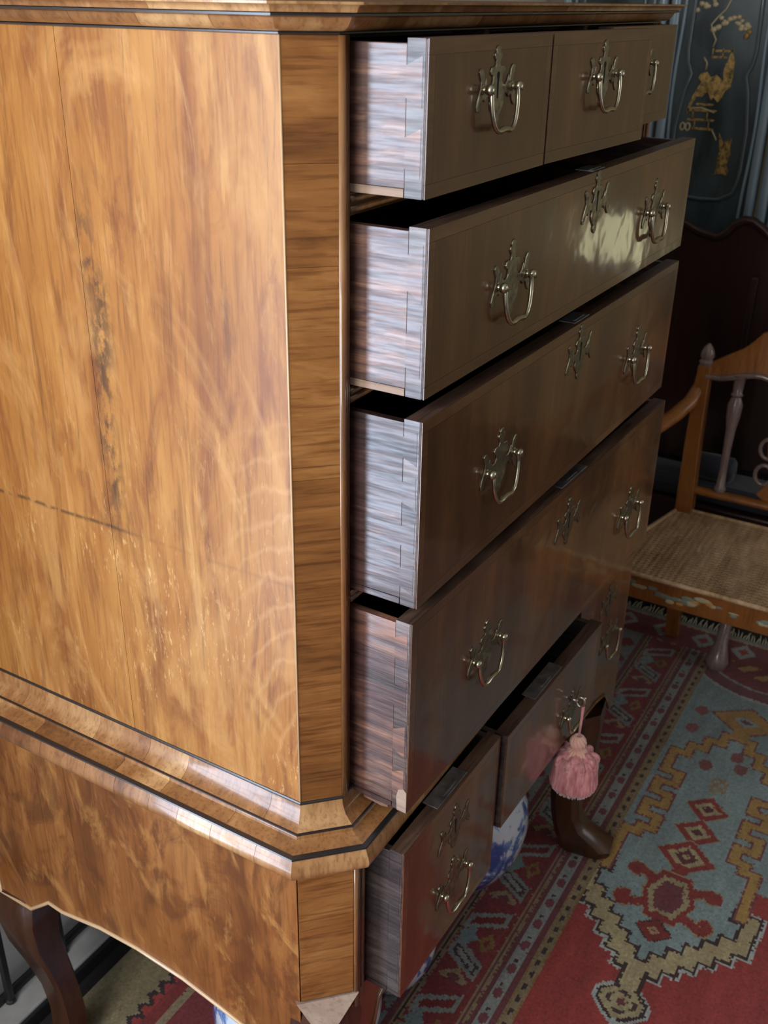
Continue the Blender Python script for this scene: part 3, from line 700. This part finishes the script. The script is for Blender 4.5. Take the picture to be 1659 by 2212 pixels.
# ---------------------------------------------------------------- rug
def rug():
    x0, x1, y0, y1, c = -.95, 1.86, -1.385, .570, .0040
    nx, ny = int((x1-x0)/c), int((y1-y0)/c)
    X, Y = np.meshgrid(x0+(np.arange(nx)+.5)*c, y0+(np.arange(ny)+.5)*c, indexing='ij')
    rng = np.random.default_rng(3)
    jit = rng.normal(0, .0011, X.shape)
    col = np.zeros(X.shape+(3,))
    RED, DRED, BLUE, PALE, TAN, OCH, BRN, MAR, CRM = [np.array(c_) for c_ in ((.32, .045, .042), (.20, .032, .036), (.24, .32, .335), (.40, .43, .42), (.42, .31, .18), (.44, .26, .085), (.05, .027, .027), (.16, .045, .055), (.52, .43, .25))]
    yc = -.257
    V = np.abs(Y-yc)+jit; U = X+jit; SG = Y-yc
    def put(mask, c_): col[mask] = c_
    put(np.ones_like(X, bool), RED)
    # ---- field: stepped medallion with a greek-key edge
    Xm = U
    def dist(poly):
        d_ = np.full(X.shape, 9.)
        for (ax, av), (bx, bv) in zip(poly[:-1], poly[1:]):
            lx, lv = bx-ax, bv-av; t_ = np.clip(((U-ax)*lx+(V-av)*lv)/(lx*lx+lv*lv+1e-12), 0, 1)
            d_ = np.minimum(d_, np.maximum(np.abs(U-ax-t_*lx), np.abs(V-av-t_*lv)))
        return d_
    def stairs(a, b, n, first='x'):
        r = [a]
        for k in range(n):
            x_, v_ = r[-1]; dx, dv = (b[0]-a[0])/n, (b[1]-a[1])/n
            r += [(x_+dx, v_), (x_+dx, v_+dv)] if first == 'x' else [(x_, v_+dv), (x_+dx, v_+dv)]
        return r
    low = stairs((.637, .0), (.800, .155), 6, 'v')+[(.848, .160), (.850, .137)]
    mid = [(.850, .137), (.95, .137)]+stairs((.95, .137), (.995, .086), 2)
    key = []; x_ = .995
    for k in range(3): key += [(x_, .086), (x_+.041, .086), (x_+.041, .122), (x_+.082, .122)]; x_ += .082
    top = [(x_, .122)]+stairs((x_, .122), (1.40, .0), 4)
    cl = low+mid+key+top
    vmax = np.interp(U, [p[0]+i*1e-7 for i, p in enumerate(cl)], [p[1] for p in cl])
    inside = (U > .637) & (U < 1.40) & (V < vmax)
    put((U > .93) & (V > .05), BLUE*.92); put(U > 1.36, BLUE*.86)
    put(inside, BLUE)
    d1, d2 = dist(low), dist(mid+key+top)
    put((d1 < .0235) & ~inside & (U < .90), PALE*1.05); put(d1 < .0185, BRN); put(d1 < .0125, CRM*.82)
    put(d1 < .0125, CRM*.82); dm = dist(low[:-1]+[]); 
    put(d2 < .0135, MAR*1.25); put((d2 < .0090), np.array((.40, .245, .075)))
    # pendant at the lower point
    X2 = U
    q = X2-.548
    dd = np.abs(q)/.050+V/.055
    oc = np.maximum(dd, np.maximum(np.abs(q)/.040, V/.043))
    put(oc < 1.20, PALE*.95); put(oc < 1.05, BRN); put(oc < .88, CRM*.72); put((oc < .62) & (np.abs(np.abs(q)-V) > .006), BRN*1.4); put(oc < .45, CRM*.72); put(oc < .2, MAR)
    put((np.abs(X2-.607) < .026) & (V < .024), BRN); put((np.abs(X2-.610) < .034) & (V < .0155), CRM*.80)
    put((np.abs(X2-.500) < .010) & (V < .004), PALE)
    # upper pendant
    dd = np.abs(U-1.475)/.062+V/.085
    put((dd < 1.05), MAR*1.2); put(dd < .95, np.array((.36, .20, .06))); put(dd < .35, BLUE); put(dd < .18, MAR)
    put((np.abs(U-1.425) < .026) & (V < .020), np.array((.36, .20, .06)))
    r = np.hypot((U-1.77)/.19, SG/.22)
    put((r < 1.05) & (U > 1.5), PALE*.8); put((r < 1.0) & (U > 1.5), MAR); put((r < .80) & (U > 1.5), PALE*.6); put((r < .76) & (U > 1.5), DRED*.9); put((r < .5) & (U > 1.5) & (np.mod(U+SG, .07) < .03), np.array((.40, .245, .075)))
    # string of lozenges
    def dia(cx, sx, sy, rings, sk=0.):
        d_ = np.abs(U-cx+SG*sk)/sx+V/sy
        for t_, c_ in rings: put(d_ < t_, c_)
    for cx in (1.118, 1.035):
        dia(cx, .044, .048, ((1.06, TAN*.8), (1., RED*.8), (.60, CRM*.75), (.28, MAR*.6)))
    dia(.952, .054, .060, ((1.05, TAN*.8), (1, RED*.8), (.68, CRM*.75), (.42, MAR*.7), (.16, TAN)))
    put((np.abs(U-.905) < .022) & (V < .014), RED*.75)
    hx = np.maximum(np.abs(U-.828)/.066, V/.052+np.abs(U-.828)/.150)
    hooks = np.zeros_like(inside)
    for s1, (ax_, av_) in ((1, (.850, .045)), (-1, (.800, .045))):
        for pl_ in ([(ax_, .030), (ax_+s1*.010, .055), (ax_+s1*.018, .085), (ax_+s1*.004, .092), (ax_-s1*.012, .086)],):
            hooks |= dist(pl_) < .0085
    for s2 in (-1, 1):
        pass
    dh = np.full(X.shape, 9.)
    put(dist([(.850, .03), (.868, .05), (.880, .078), (.868, .086), (.862, .074)]) < .0115, TAN*.75)
    put(dist([(.795, .03), (.785, .055), (.772, .080), (.786, .088), (.798, .078)]) < .0115, TAN*.75)
    put(hx < 1.06, TAN*.8)
    put(dist([(.850, .03), (.868, .05), (.880, .078), (.868, .086), (.862, .074)]) < .0085, RED*.75)
    put(dist([(.795, .03), (.785, .055), (.772, .080), (.786, .088), (.798, .078)]) < .0085, RED*.75)
    put(hx < 1., RED*.75); put(hx < .80, CRM*.68); put(hx < .60, MAR*1.05); put((hx < .3) & (np.mod(U*70+SG*50, 1) < .4), DRED)
    put((np.abs(U-.760) < .020) & (V < .012), RED*.75)
    dia(.732, .030, .034, ((1.1, BRN), (1, RED*.7), (.4, TAN), (.15, RED)))
    for cx, v in ((1.329, .013), (1.264, -.044), (1.289, .030), (1.467, -.108), (1.385, -.110), (1.46, .09), (1.385, .110)):
        put(np.hypot((U-cx)/.020, (SG+v)/.015) < 1, RED*.55+.06)
    put((np.hypot((U-1.206)/.030, SG/.022) < 1) & (np.sin(U*230+SG*60)*np.sin(SG*260) > -.35), TAN*.72)
    put((U > .45) & (U < 1.86) & (V > .30) & (SG < 0) & (np.abs(np.mod(U, .23)-.115)/.05+np.abs(V-.36)/.03 < 1), DRED*.8)
    # ---- borders
    E = np.minimum(np.minimum(Y-y0, y1-Y), np.minimum(X-x0, x1-X))
    Vb = np.where(Y > yc, Y-yc, -(Y-yc)-.30)
    along = U
    def band(a, b): return (Vb >= a+jit*.6) & (Vb < b+jit*.6)
    put(band(.148, .172), TAN*.62)                                   # guard with dark dashes
    put(band(.150, .153) | band(.167, .170), OCH*.55)
    put(band(.157, .164) & (np.mod(along, .030) < .014), BRN)
    put(band(.172, .184), MAR*.95)
    put(band(.184, .208), PALE*.62)                                  # grey strip with small marks
    g = np.mod(along, .060)
    put(band(.188, .204) & (np.abs(g-.030) < .012) & (np.abs(Vb-.196)+np.abs(g-.03) < .014), MAR*1.1)
    put(band(.194, .199) & (np.abs(g-.05) < .004), BRN)
    put(band(.208, .218), MAR*.95)
    put(band(.218, .233), TAN*.60); put(band(.223, .228), MAR)
    put(band(.233, .240), DRED)
    put(band(.240, .318), DRED*1.05)                                 # main border
    T1 = np.mod(along, .215)
    vv = (Vb-.279)
    chev = np.abs(T1-.055-vv*.55) ; put(band(.243, .315) & (chev < .022), PALE*.55); put(band(.25, .308) & (chev < .011), BRN*1.3); put(band(.256, .302) & (chev < .0055), PALE*.65)
    chev = np.abs(T1-.158+vv*.55) ; put(band(.243, .315) & (chev < .020), PALE*.62); put(band(.252, .306) & (chev < .009), RED*.6)
    tri = np.abs(T1-.107)/.028+np.abs(vv-.018)/.020; put(band(.243, .315) & (tri < 1), BLUE*.8)
    tri = np.abs(T1-.107)/.026+np.abs(vv+.020)/.016; put(band(.243, .315) & (tri < 1), OCH*.55); put(band(.243, .315) & (tri < .45), RED*.7)
    tri = np.abs(T1-.007)/.024+np.abs(vv)/.030; put(band(.243, .315) & (tri < 1), TAN*.75); put(band(.243, .315) & (tri < .5), MAR)
    put(band(.318, .332), TAN*.6); put(band(.323, .327), BRN)
    put(band(.332, .345), MAR)
    put(band(.345, .40), PALE*.5)
    g = np.mod(along, .09); put(band(.350, .395) & (np.abs(g-.045)/.03+np.abs(Vb-.372)/.024 < 1), DRED)
    put(band(.40, .47), DRED)
    g = np.mod(along, .12); put(band(.405, .465) & (np.abs(g-.06)/.045+np.abs(Vb-.435)/.03 < 1), TAN*.7); put(band(.405, .465) & (np.abs(g-.06)/.02+np.abs(Vb-.435)/.014 < 1), BLUE)
    put(band(.47, .49), TAN*.55)
    put(band(.49, .66), DRED*1.05)
    g = np.mod(along, .16); put(band(.50, .65) & (np.abs(g-.08)/.05+np.abs(Vb-.575)/.055 < 1), RED); put(band(.50, .65) & (np.abs(g-.08)/.022+np.abs(Vb-.575)/.026 < 1), PALE*.7)
    put(band(.50, .65) & (np.abs(g-.0)/.018+np.abs(Vb-.54)/.02 < 1), TAN)
    put(band(.66, .675), TAN*.7)
    put(band(.675, .70), RED*.7)
    g = np.mod(along, .055)
    put((Vb >= .70+.018*np.abs(np.round(g/.0275)*.0275-g)/.0137), BRN*.9)
    put((Vb >= .712+.018*np.abs(np.round(g/.0275)*.0275-g)/.0137), CRM*.55)
    # far and near ends
    for ex in (X-x0, x1-X):
        e_ = ex+jit
        put((e_ < .13) & (Vb < .75), DRED); g2 = np.mod(Y+.01, .11)
        put((e_ < .12) & (e_ > .03) & (np.abs(g2-.055)/.035+np.abs(e_-.075)/.04 < 1), PALE*.75)
        put((e_ < .12) & (e_ > .03) & (np.abs(g2-.055)/.016+np.abs(e_-.075)/.018 < 1), RED)
        put((e_ < .028) & (e_ > .018), TAN); put(e_ < .018, PALE*.6)
    col *= (1+rng.normal(0, .10, X.shape)[..., None])
    col = np.clip(col, .004, .9)
    # mesh
    gx = x0+np.arange(nx+1)*c; gy = y0+np.arange(ny+1)*c
    GX, GY = np.meshgrid(gx, gy, indexing='ij'); GZ = .0058+rng.normal(0, .00025, GX.shape)
    edge = (np.arange(nx+1)[:, None] % nx == 0) | (np.arange(ny+1)[None, :] % ny == 0); GZ[edge] = .0005
    co = np.stack([GX, GY, GZ], -1).reshape(-1, 3)
    idx = np.arange((nx+1)*(ny+1)).reshape(nx+1, ny+1)
    q = np.stack([idx[:-1, :-1], idx[1:, :-1], idx[1:, 1:], idx[:-1, 1:]], -1).reshape(-1, 4)
    me = bpy.data.meshes.new('pile'); me.vertices.add(len(co)); me.vertices.foreach_set('co', co.astype(np.float32).ravel())
    me.loops.add(q.size); me.loops.foreach_set('vertex_index', q.astype(np.int32).ravel())
    me.polygons.add(len(q)); me.polygons.foreach_set('loop_start', np.arange(0, q.size, 4, dtype=np.int32))
    me.update(calc_edges=True)
    a = me.attributes.new('knot', 'FLOAT_COLOR', 'FACE')
    a.data.foreach_set('color', np.concatenate([col.reshape(-1, 3), np.ones((len(q), 1))], 1).astype(np.float32).ravel())
    me.materials.append(MAT['rug'])
    th = thing('rug', 'old red and blue patterned wool rug with a stepped medallion under the chest', 'rug', (.45, yc, 0))
    o = bpy.data.objects.new('pile', me); COL.objects.link(o); o.parent = th; o.location = (-.45, -yc, 0)
    for xe, sg in ((x1, 1), (x0, -1)):
        m = MB()
        for i in range(260):
            y = y0+.01+(y1-y0-.02)*i/259; l = R_.uniform(.022, .045); a_ = R_.uniform(-.010, .010)
            m.tube([(xe-sg*.003, y, .004), (xe+sg*l*.5, y+a_*.4, .0045), (xe+sg*l, y+a_, .002)], [.0022, .002, .0012], 4)
        m.build('fringe', 'fringe', th, kind='stuff')
rug()

# ---------------------------------------------------------------- cane chair
ch = thing('cane_chair', 'light wooden armchair with caned seat, painted flowers on its front rail and turned back spindles', 'chair', (1.53, -.19, .0))
CY = -.19
def sqpost(pts, a, name, mat='fruitwood', bev=.003):
    rings = []
    for x, y, z, h in pts: rings.append([(x-h, y-h, z), (x+h, y-h, z), (x+h, y+h, z), (x-h, y+h, z)])
    return MB().loft(rings).build(name, mat, ch, bevel=bev)
for sg in (1, -1):
    Y = lambda y: CY+sg*(y-CY)
    sqpost([(1.768, Y(.018), .0075, .0175), (1.740, Y(.022), .20, .018), (1.713, Y(.028), .36, .020), (1.711, Y(.028), .44, .021), (1.722, Y(.034), .60, .019), (1.752, Y(.041), .80, .016)], 0, 'back_post')
    m = MB().lathe([(.017, .0), (.019, .008), (.014, .014), (.018, .022), (.016, .034), (.011, .044), (.003, .054)], (1.753, Y(.041), .800), n=14); m.build('finial', 'grey_sheen_wood', ch, smooth=50)
    MB().tube([(1.748, Y(.043), .775), (1.742, Y(.046), .745), (1.715, Y(.056), .712), (1.66, Y(.075), .690), (1.58, Y(.098), .677), (1.49, Y(.118), .672), (1.42, Y(.125), .670)], [.016, .017, .018, .019, .019, .019, .020], 10, flat=.8).build('armrest', 'fruitwood', ch, smooth=60)
    MB().tube([(1.43, Y(.122), .668), (1.445, Y(.118), .56), (1.425, Y(.115), .47), (1.44, Y(.112), .415)], [.014, .012, .015, .016], 10).build('arm_support', 'fruitwood', ch, smooth=60)
    # cabriole front leg
    MB().tube([(1.352, Y(.085), .37), (1.338, Y(.093), .33), (1.345, Y(.088), .22), (1.36, Y(.082), .10), (1.352, Y(.085), .045), (1.345, Y(.088), .025), (1.345, Y(.088), .0075)], [.026, .03, .022, .0145, .018, .03, .026], 12).build('front_leg', 'fruitwood', ch, smooth=60)
# seat frame
fr = [(1.325, .118), (1.713, .040), (1.713, 2*CY-.040), (1.325, 2*CY-.118)]
zs, zb = .416, .352
def railseg(a, b, name, w=.028, z0=zb, z1=zs):
    A, B = Vector(a+(0,)), Vector(b+(0,)); d = (B-A).normalized(); n = Vector((-d.y, d.x, 0))
    if n.dot(Vector((1.52, CY, 0))-A) < 0: n = -n
    m = MB(); vs = []
    for z in (z0, z1):
        vs += [A+Vector((0, 0, z)), B+Vector((0, 0, z)), B+n*w+Vector((0, 0, z)), A+n*w+Vector((0, 0, z))]
    m.add(vs, [(0, 3, 2, 1), (4, 5, 6, 7), (0, 1, 5, 4), (1, 2, 6, 5), (2, 3, 7, 6), (3, 0, 4, 7)])
    return m.build(name, 'fruitwood', ch, bevel=.003)
railseg(fr[0], fr[3], 'front_rail', .030); railseg(fr[0], fr[1], 'side_rail'); railseg(fr[3], fr[2], 'side_rail'); railseg(fr[1], fr[2], 'back_rail')
# rolled seat edge and the cane
e_ = [(1.318, .122, .421), (1.712, .042, .421), (1.712, 2*CY-.042, .421), (1.318, 2*CY-.122, .421), (1.318, .122, .421)]
MB().tube(e_, .0062, 8).build('cane_edge', 'cane', ch, smooth=60)
def hw(x): return .312-(x-1.318)/(1.712-1.318)*.080
m = MB()
def strand(a, b, w, h):
    A, B = Vector(a), Vector(b); d = (B-A).normalized(); n = d.cross(Vector((0, 0, 1)))*w
    u = Vector((0, 0, h))
    m.add([A-n, A+n, B+n, B-n, A-n*.6+u, A+n*.6+u, B+n*.6+u, B-n*.6+u], [(4, 5, 6, 7), (0, 1, 5, 4), (2, 3, 7, 6), (1, 2, 6, 5), (3, 0, 4, 7)])
pit = .0140
zc = .4200
ii = -26
for i in range(-24, 25):
    y = CY+i*pit
    xe = 1.712 if abs(i*pit) < .232 else 1.318+(.312-abs(i*pit))/.080*.394
    if xe < 1.33: continue
    for s_ in (-.0016, .0016): strand((1.32, y+s_, zc), (xe, y+s_, zc), .0011, .0014)
for i in range(28):
    x = 1.325+i*pit; h = hw(x)
    for s_ in (-.0016, .0016): strand((x+s_, CY-h, zc-.0013), (x+s_, CY+h, zc-.0013), .0012, .0012)
for i in range(-56, 57):
    for s_ in (1, -1):
        c0 = i*pit; pts = []
        xa, xb = 1.32, 1.712
        # y = CY + c0 + s*(x-1.515)
        lo, hi = xa, xb
        def ok(x): return abs(c0+s_*(x-1.515)) <= hw(x)
        xs_ = [xa+(xb-xa)*k/60 for k in range(61)]; xs_ = [x for x in xs_ if ok(x)]
        if len(xs_) < 2: continue
        strand((xs_[0], CY+c0+s_*(xs_[0]-1.515), zc+.0012), (xs_[-1], CY+c0+s_*(xs_[-1]-1.515), zc+.0012), .0009, .0008)
m.build('cane_weave', 'cane', ch, kind='stuff')
# back: rails, crest, spindles and splat
MB().tube([(1.722, .022, .478), (1.724, CY, .478), (1.722, 2*CY-.022, .478)], .0155, 10, flat=.7).build('lower_back_rail', 'fruitwood', ch, smooth=60)
cr = []
for i in range(25):
    t_ = i/24; y = .034+(2*CY-2*.034)*t_ if False else .034+(2*(CY-.034))*t_
    s_ = abs(2*t_-1)
    top = .815+.105*(1-s_**1.0)**.55 if s_ < 1 else .815
    if s_ > .62: top = .805+.055*(1-s_)/.38
    elif s_ > .5: top = .862+.035*(.62-s_)/.12
    else: top = .897+.028*math.cos(s_*math.pi)
    bot = .778 if s_ > .8 else .778+.032*math.sin((.8-s_)/.8*math.pi/2)**.8
    if s_ < .45: bot = .80-.02*(1-s_/.45)
    xx = 1.750+.012*(1-s_*s_)
    cr.append([(xx-.011, y, bot), (xx+.011, y, bot), (xx+.011+.006, y, top), (xx-.008+.006, y, top)])
MB().loft(cr).build('crest_rail', 'fruitwood', ch, bevel=.003)
MB().tube([(r[0][0]-.002, r[0][1], r[0][2]-.003) for r in cr], .0075, 8).build('crest_moulding', 'grey_sheen_wood', ch, smooth=60)
for y in (-.045, 2*CY+.045):
    b, tp = Vector((1.724, y-.003, .487)), Vector((1.752, y, .788))
    pts, rad = [], []
    for s_, r in ((0, .013), (.03, .016), (.06, .011), (.2, .0095), (.4, .0105), (.55, .0125), (.66, .0175), (.76, .019), (.82, .012), (.84, .016), (.86, .012), (.97, .0145), (1, .02)):
        pts.append(b+(tp-b)*s_); rad.append(r)
    MB().tube(pts, rad, 12).build('spindle', 'grey_sheen_wood', ch, smooth=50)
spl = [(-.035, .487), (-.055, .50), (-.035, .53), (-.022, .56), (-.045, .60), (-.052, .64), (-.03, .68), (-.022, .71), (-.045, .75), (-.06, .785)]
poly = spl+[(-a, b) for a, b in spl[::-1]]
o = MB().prism(poly, .010, lambda a, b, t: (1.726+(b-.487)*.09+t, CY+a, b)).build('splat', 'fruitwood', ch, bevel=.002); fan_fix(o)
for a, b in ((-.045, .622), (-.045, .555), (.045, .622), (.045, .555)):
    MB().tube([(1.722+(b-.487)*.09, CY+a+.020*math.cos(w), b+.026*math.sin(w)) for w in [i*math.pi/8 for i in range(17)]], .0055, 8, cap=False).build('splat_scroll', 'grey_sheen_wood', ch, smooth=True)
# painted flowers along the front rail
r2 = random.Random(5)
for mat, nm, cnt in (('paint_flower', 'painted_flower', 16), ('paint_green', 'painted_leaf', 20), ('paint_ochre', 'painted_bud', 9)):
    m = MB()
    for i in range(cnt):
        t_ = r2.uniform(-1, 1); y = CY+.25*t_; z = .384+.010*math.sin(t_*9)+r2.uniform(-.007, .007)
        s_ = r2.uniform(.006, .012); m.ball((1.3250, y, z), s_, 8, .10, r2.uniform(.9, 2.2), r2.uniform(.4, .7))
    m.build(nm, mat, ch, smooth=True, kind='stuff')

# ---------------------------------------------------------------- settee behind the chair
st = thing('settee', 'dark mahogany settee with a serpentine crest and navy seat standing behind the cane chair', 'settee', (2.0, .08, 0))
crest = [(.62, 1.03), (.55, 1.055), (.42, 1.085), (.30, 1.092), (.20, 1.095), (.165, 1.078), (.118, 1.068), (.095, 1.082), (.078, 1.106), (.055, 1.118), (.035, 1.117), (.012, 1.104), (-.012, 1.086), (-.04, 1.075), (-.09, 1.085), (-.14, 1.09), (-.20, 1.095), (-.26, 1.09), (-.34, 1.06), (-.42, 1.0), (-.455, .93)]
cl = [(y-.05*0, z-.012) for y, z in crest]
o = MB().prism(cl+[(-.455, .46), (.62, .46)], .03, lambda a, b, t: (1.96+t+(b-.46)*.05, min(a, .62), b)).build('back_panel', 'mahogany', st); fan_fix(o)
MB().tube([(1.958+(z-.46)*.05, min(y, .61), z-.008) for y, z in crest], .012, 8).build('crest_moulding', 'mahogany', st, smooth=60)
for y in (.0, -.27, .30):
    MB().box(1.952, 1.962, y-.008, y+.008, .50, .98).build('back_muntin', 'mahogany', st, bevel=.003)
MB().box(1.80, 2.03, -.46, .60, .30, .40).build('seat_rail', 'mahogany', st, bevel=.005)
MB().box(1.815, 1.95, -.445, .58, .401, .455).build('seat_cushion', 'navy', st, bevel=.018)
for y in (-.125, -.42, .45):
    MB().tube([(1.83, y, .31), (1.80, y, .26), (1.775, y, .19), (1.73, y-.001, .115), (1.70, y-.0015, .068), (1.688, y-.002, .045), (1.682, y-.002, .025), (1.682, y-.002, .012), (1.684, y-.002, .0075)], [.030, .028, .022, .016, .017, .024, .031, .030, .024], 14).build('pad_foot_leg', 'grey_sheen_wood', st, smooth=60)
for y in (-.42, .5):
    MB().box(1.98, 2.02, y-.02, y+.02, 0, .31).build('back_leg', 'mahogany', st, bevel=.003)
bo = thing('bolster', 'small round navy bolster lying on the settee seat behind the chair back', 'cushion', (1.84, .0, .455))
MB().lathe([(.002, -.055), (.026, -.053), (.034, -.045), (.036, 0), (.034, .045), (.026, .053), (.002, .055)], (1.86, .0, .492), 'y', 24).build('cover', 'navy', bo, smooth=50)
MB().lathe([(.008, -.0565), (.010, -.0545), (.003, -.0535)], (1.86, .0, .492), 'y', 12).build('button', 'navy', bo, smooth=50)

# ---------------------------------------------------------------- lacquer screen
sc_ = thing('lacquer_screen', 'blue-black lacquer screen with gilt pagoda scenes in shaped panels, behind the settee', 'screen', (2.2, .2, 0))
SX = 2.15
def leaf(yc, decor):
    MB().box(SX+.012, SX+.036, yc-.145, yc+.145, .02, 2.05).build('screen_leaf', 'lacquer', sc_, bevel=.004)
    for s_ in (-1, 1):
        MB().tube([(SX+.010, yc+s_*.132, .03), (SX+.010, yc+s_*.132, 2.04)], .013, 10).build('frame_moulding', 'lacquer_sheen', sc_, smooth=60)
        MB().tube([(SX+.010, yc+s_*.110+.004*math.sin(z*14+s_), z) for z in [.05+i*.05 for i in range(40)]], .0045, 8).build('frame_moulding', 'lacquer_sheen', sc_, smooth=60)
    half = [(.0, 1.123), (.05, 1.126), (.083, 1.145), (.09, 1.17), (.094, 1.209), (.094, 1.301), (.086, 1.36), (.082, 1.392), (.070, 1.433), (.082, 1.46), (.086, 1.491), (.084, 1.574), (.080, 1.70), (.088, 1.78), (.06, 1.86), (0, 1.89)]
    loop = [(SX+.008, yc+a, b) for a, b in half]+[(SX+.008, yc-a, b) for a, b in half[-2::-1]]
    MB().tube(loop, .0055, 8).build('panel_moulding', 'lacquer_edge', sc_, smooth=60)
    loop2 = [(SX+.008, yc+a*.9, .12+(b-1.123)*1.15) for a, b in half]+[(SX+.008, yc-a*.9, .12+(b-1.123)*1.15) for a, b in half[-2::-1]]
    MB().tube(loop2, .0055, 8).build('panel_moulding', 'lacquer_edge', sc_, smooth=60)
    dy = yc-.218
    def rel(poly, mat='gilt', nm='gilt_relief', th=.0025):
        o = MB().prism([(a+dy, b) for a, b in poly], th, lambda a, b, t: (SX+.0118-t, a, b)).build(nm, mat, sc_); fan_fix(o)
    if not decor: return
    rel([(.193, 1.493), (.187, 1.48), (.181, 1.466), (.180, 1.43), (.182, 1.404), (.195, 1.395), (.200, 1.38), (.21, 1.367), (.222, 1.378), (.228, 1.372), (.240, 1.392), (.252, 1.378), (.265, 1.379), (.276, 1.358), (.286, 1.334), (.285, 1.356), (.275, 1.385), (.259, 1.414), (.268, 1.424), (.262, 1.435), (.248, 1.439), (.236, 1.426), (.222, 1.433), (.203, 1.417), (.206, 1.44), (.204, 1.455), (.198, 1.47)])
    rel([(.194, 1.293), (.188, 1.284), (.179, 1.269), (.172, 1.277), (.158, 1.281), (.160, 1.26), (.156, 1.241), (.163, 1.215), (.155, 1.20), (.159, 1.189), (.175, 1.192), (.193, 1.186), (.187, 1.204), (.189, 1.224), (.186, 1.25), (.19, 1.27)])
    for y0, y1, z in ((.232, .190, 1.489), (.236, .205, 1.474), (.286, .212, 1.345), (.280, .215, 1.322), (.273, .214, 1.300), (.262, .222, 1.36)):
        rel([(y0, z-.003), (y1, z-.0025), (y1-.004, z+.001), (y1, z+.003), (y0, z+.003), (y0+.004, z)])
    for y_, z_ in ((.240, 1.483), (.214, 1.483), (.27, 1.333), (.232, 1.333), (.262, 1.31), (.225, 1.31)):
        rel([(y_-.0015, z_-.012), (y_+.0015, z_-.012), (y_+.0015, z_+.012), (y_-.0015, z_+.012)])
    rr = random.Random(2)
    for cy, cz, n in ((.219, 1.556, 7), (.190, 1.560, 6), (.168, 1.541, 6), (.237, 1.542, 4), (.162, 1.525, 3), (.285, 1.588, 6), (.262, 1.600, 5)):
        m = MB()
        for i in range(n): m.ball((SX+.0105, cy+dy+rr.uniform(-.012, .012), cz+rr.uniform(-.010, .010)), rr.uniform(.005, .009), 8, .3, 1, .8)
        m.build('gilt_blossom', 'gilt_pale' if cz > 1.54 else 'gilt', sc_, smooth=True)
    for br in ([(.207, 1.620), (.222, 1.585), (.238, 1.569), (.254, 1.549), (.246, 1.53), (.237, 1.515), (.242, 1.498)], [(.261, 1.473), (.255, 1.465), (.251, 1.46), (.252, 1.443)], [(.284, 1.349), (.25, 1.352), (.214, 1.342)], [(.214, 1.299), (.205, 1.285), (.199, 1.274)]):
        MB().tube([(SX+.0105, y+dy, z) for y, z in br], .0022, 6).build('gilt_branch', 'gilt_pale', sc_, smooth=True)
    for cy in (.293, .279):
        MB().tube([(SX+.0105, cy+dy+.006*math.cos(w), 1.303+.009*math.sin(w)) for w in [i*math.pi/6 for i in range(13)]], .0026, 6, cap=False).build('gilt_ring', 'gilt_pale', sc_, smooth=True)
for i, yc in enumerate((.515, .218, -.079)): leaf(yc, i in (1, 2))
print('done')
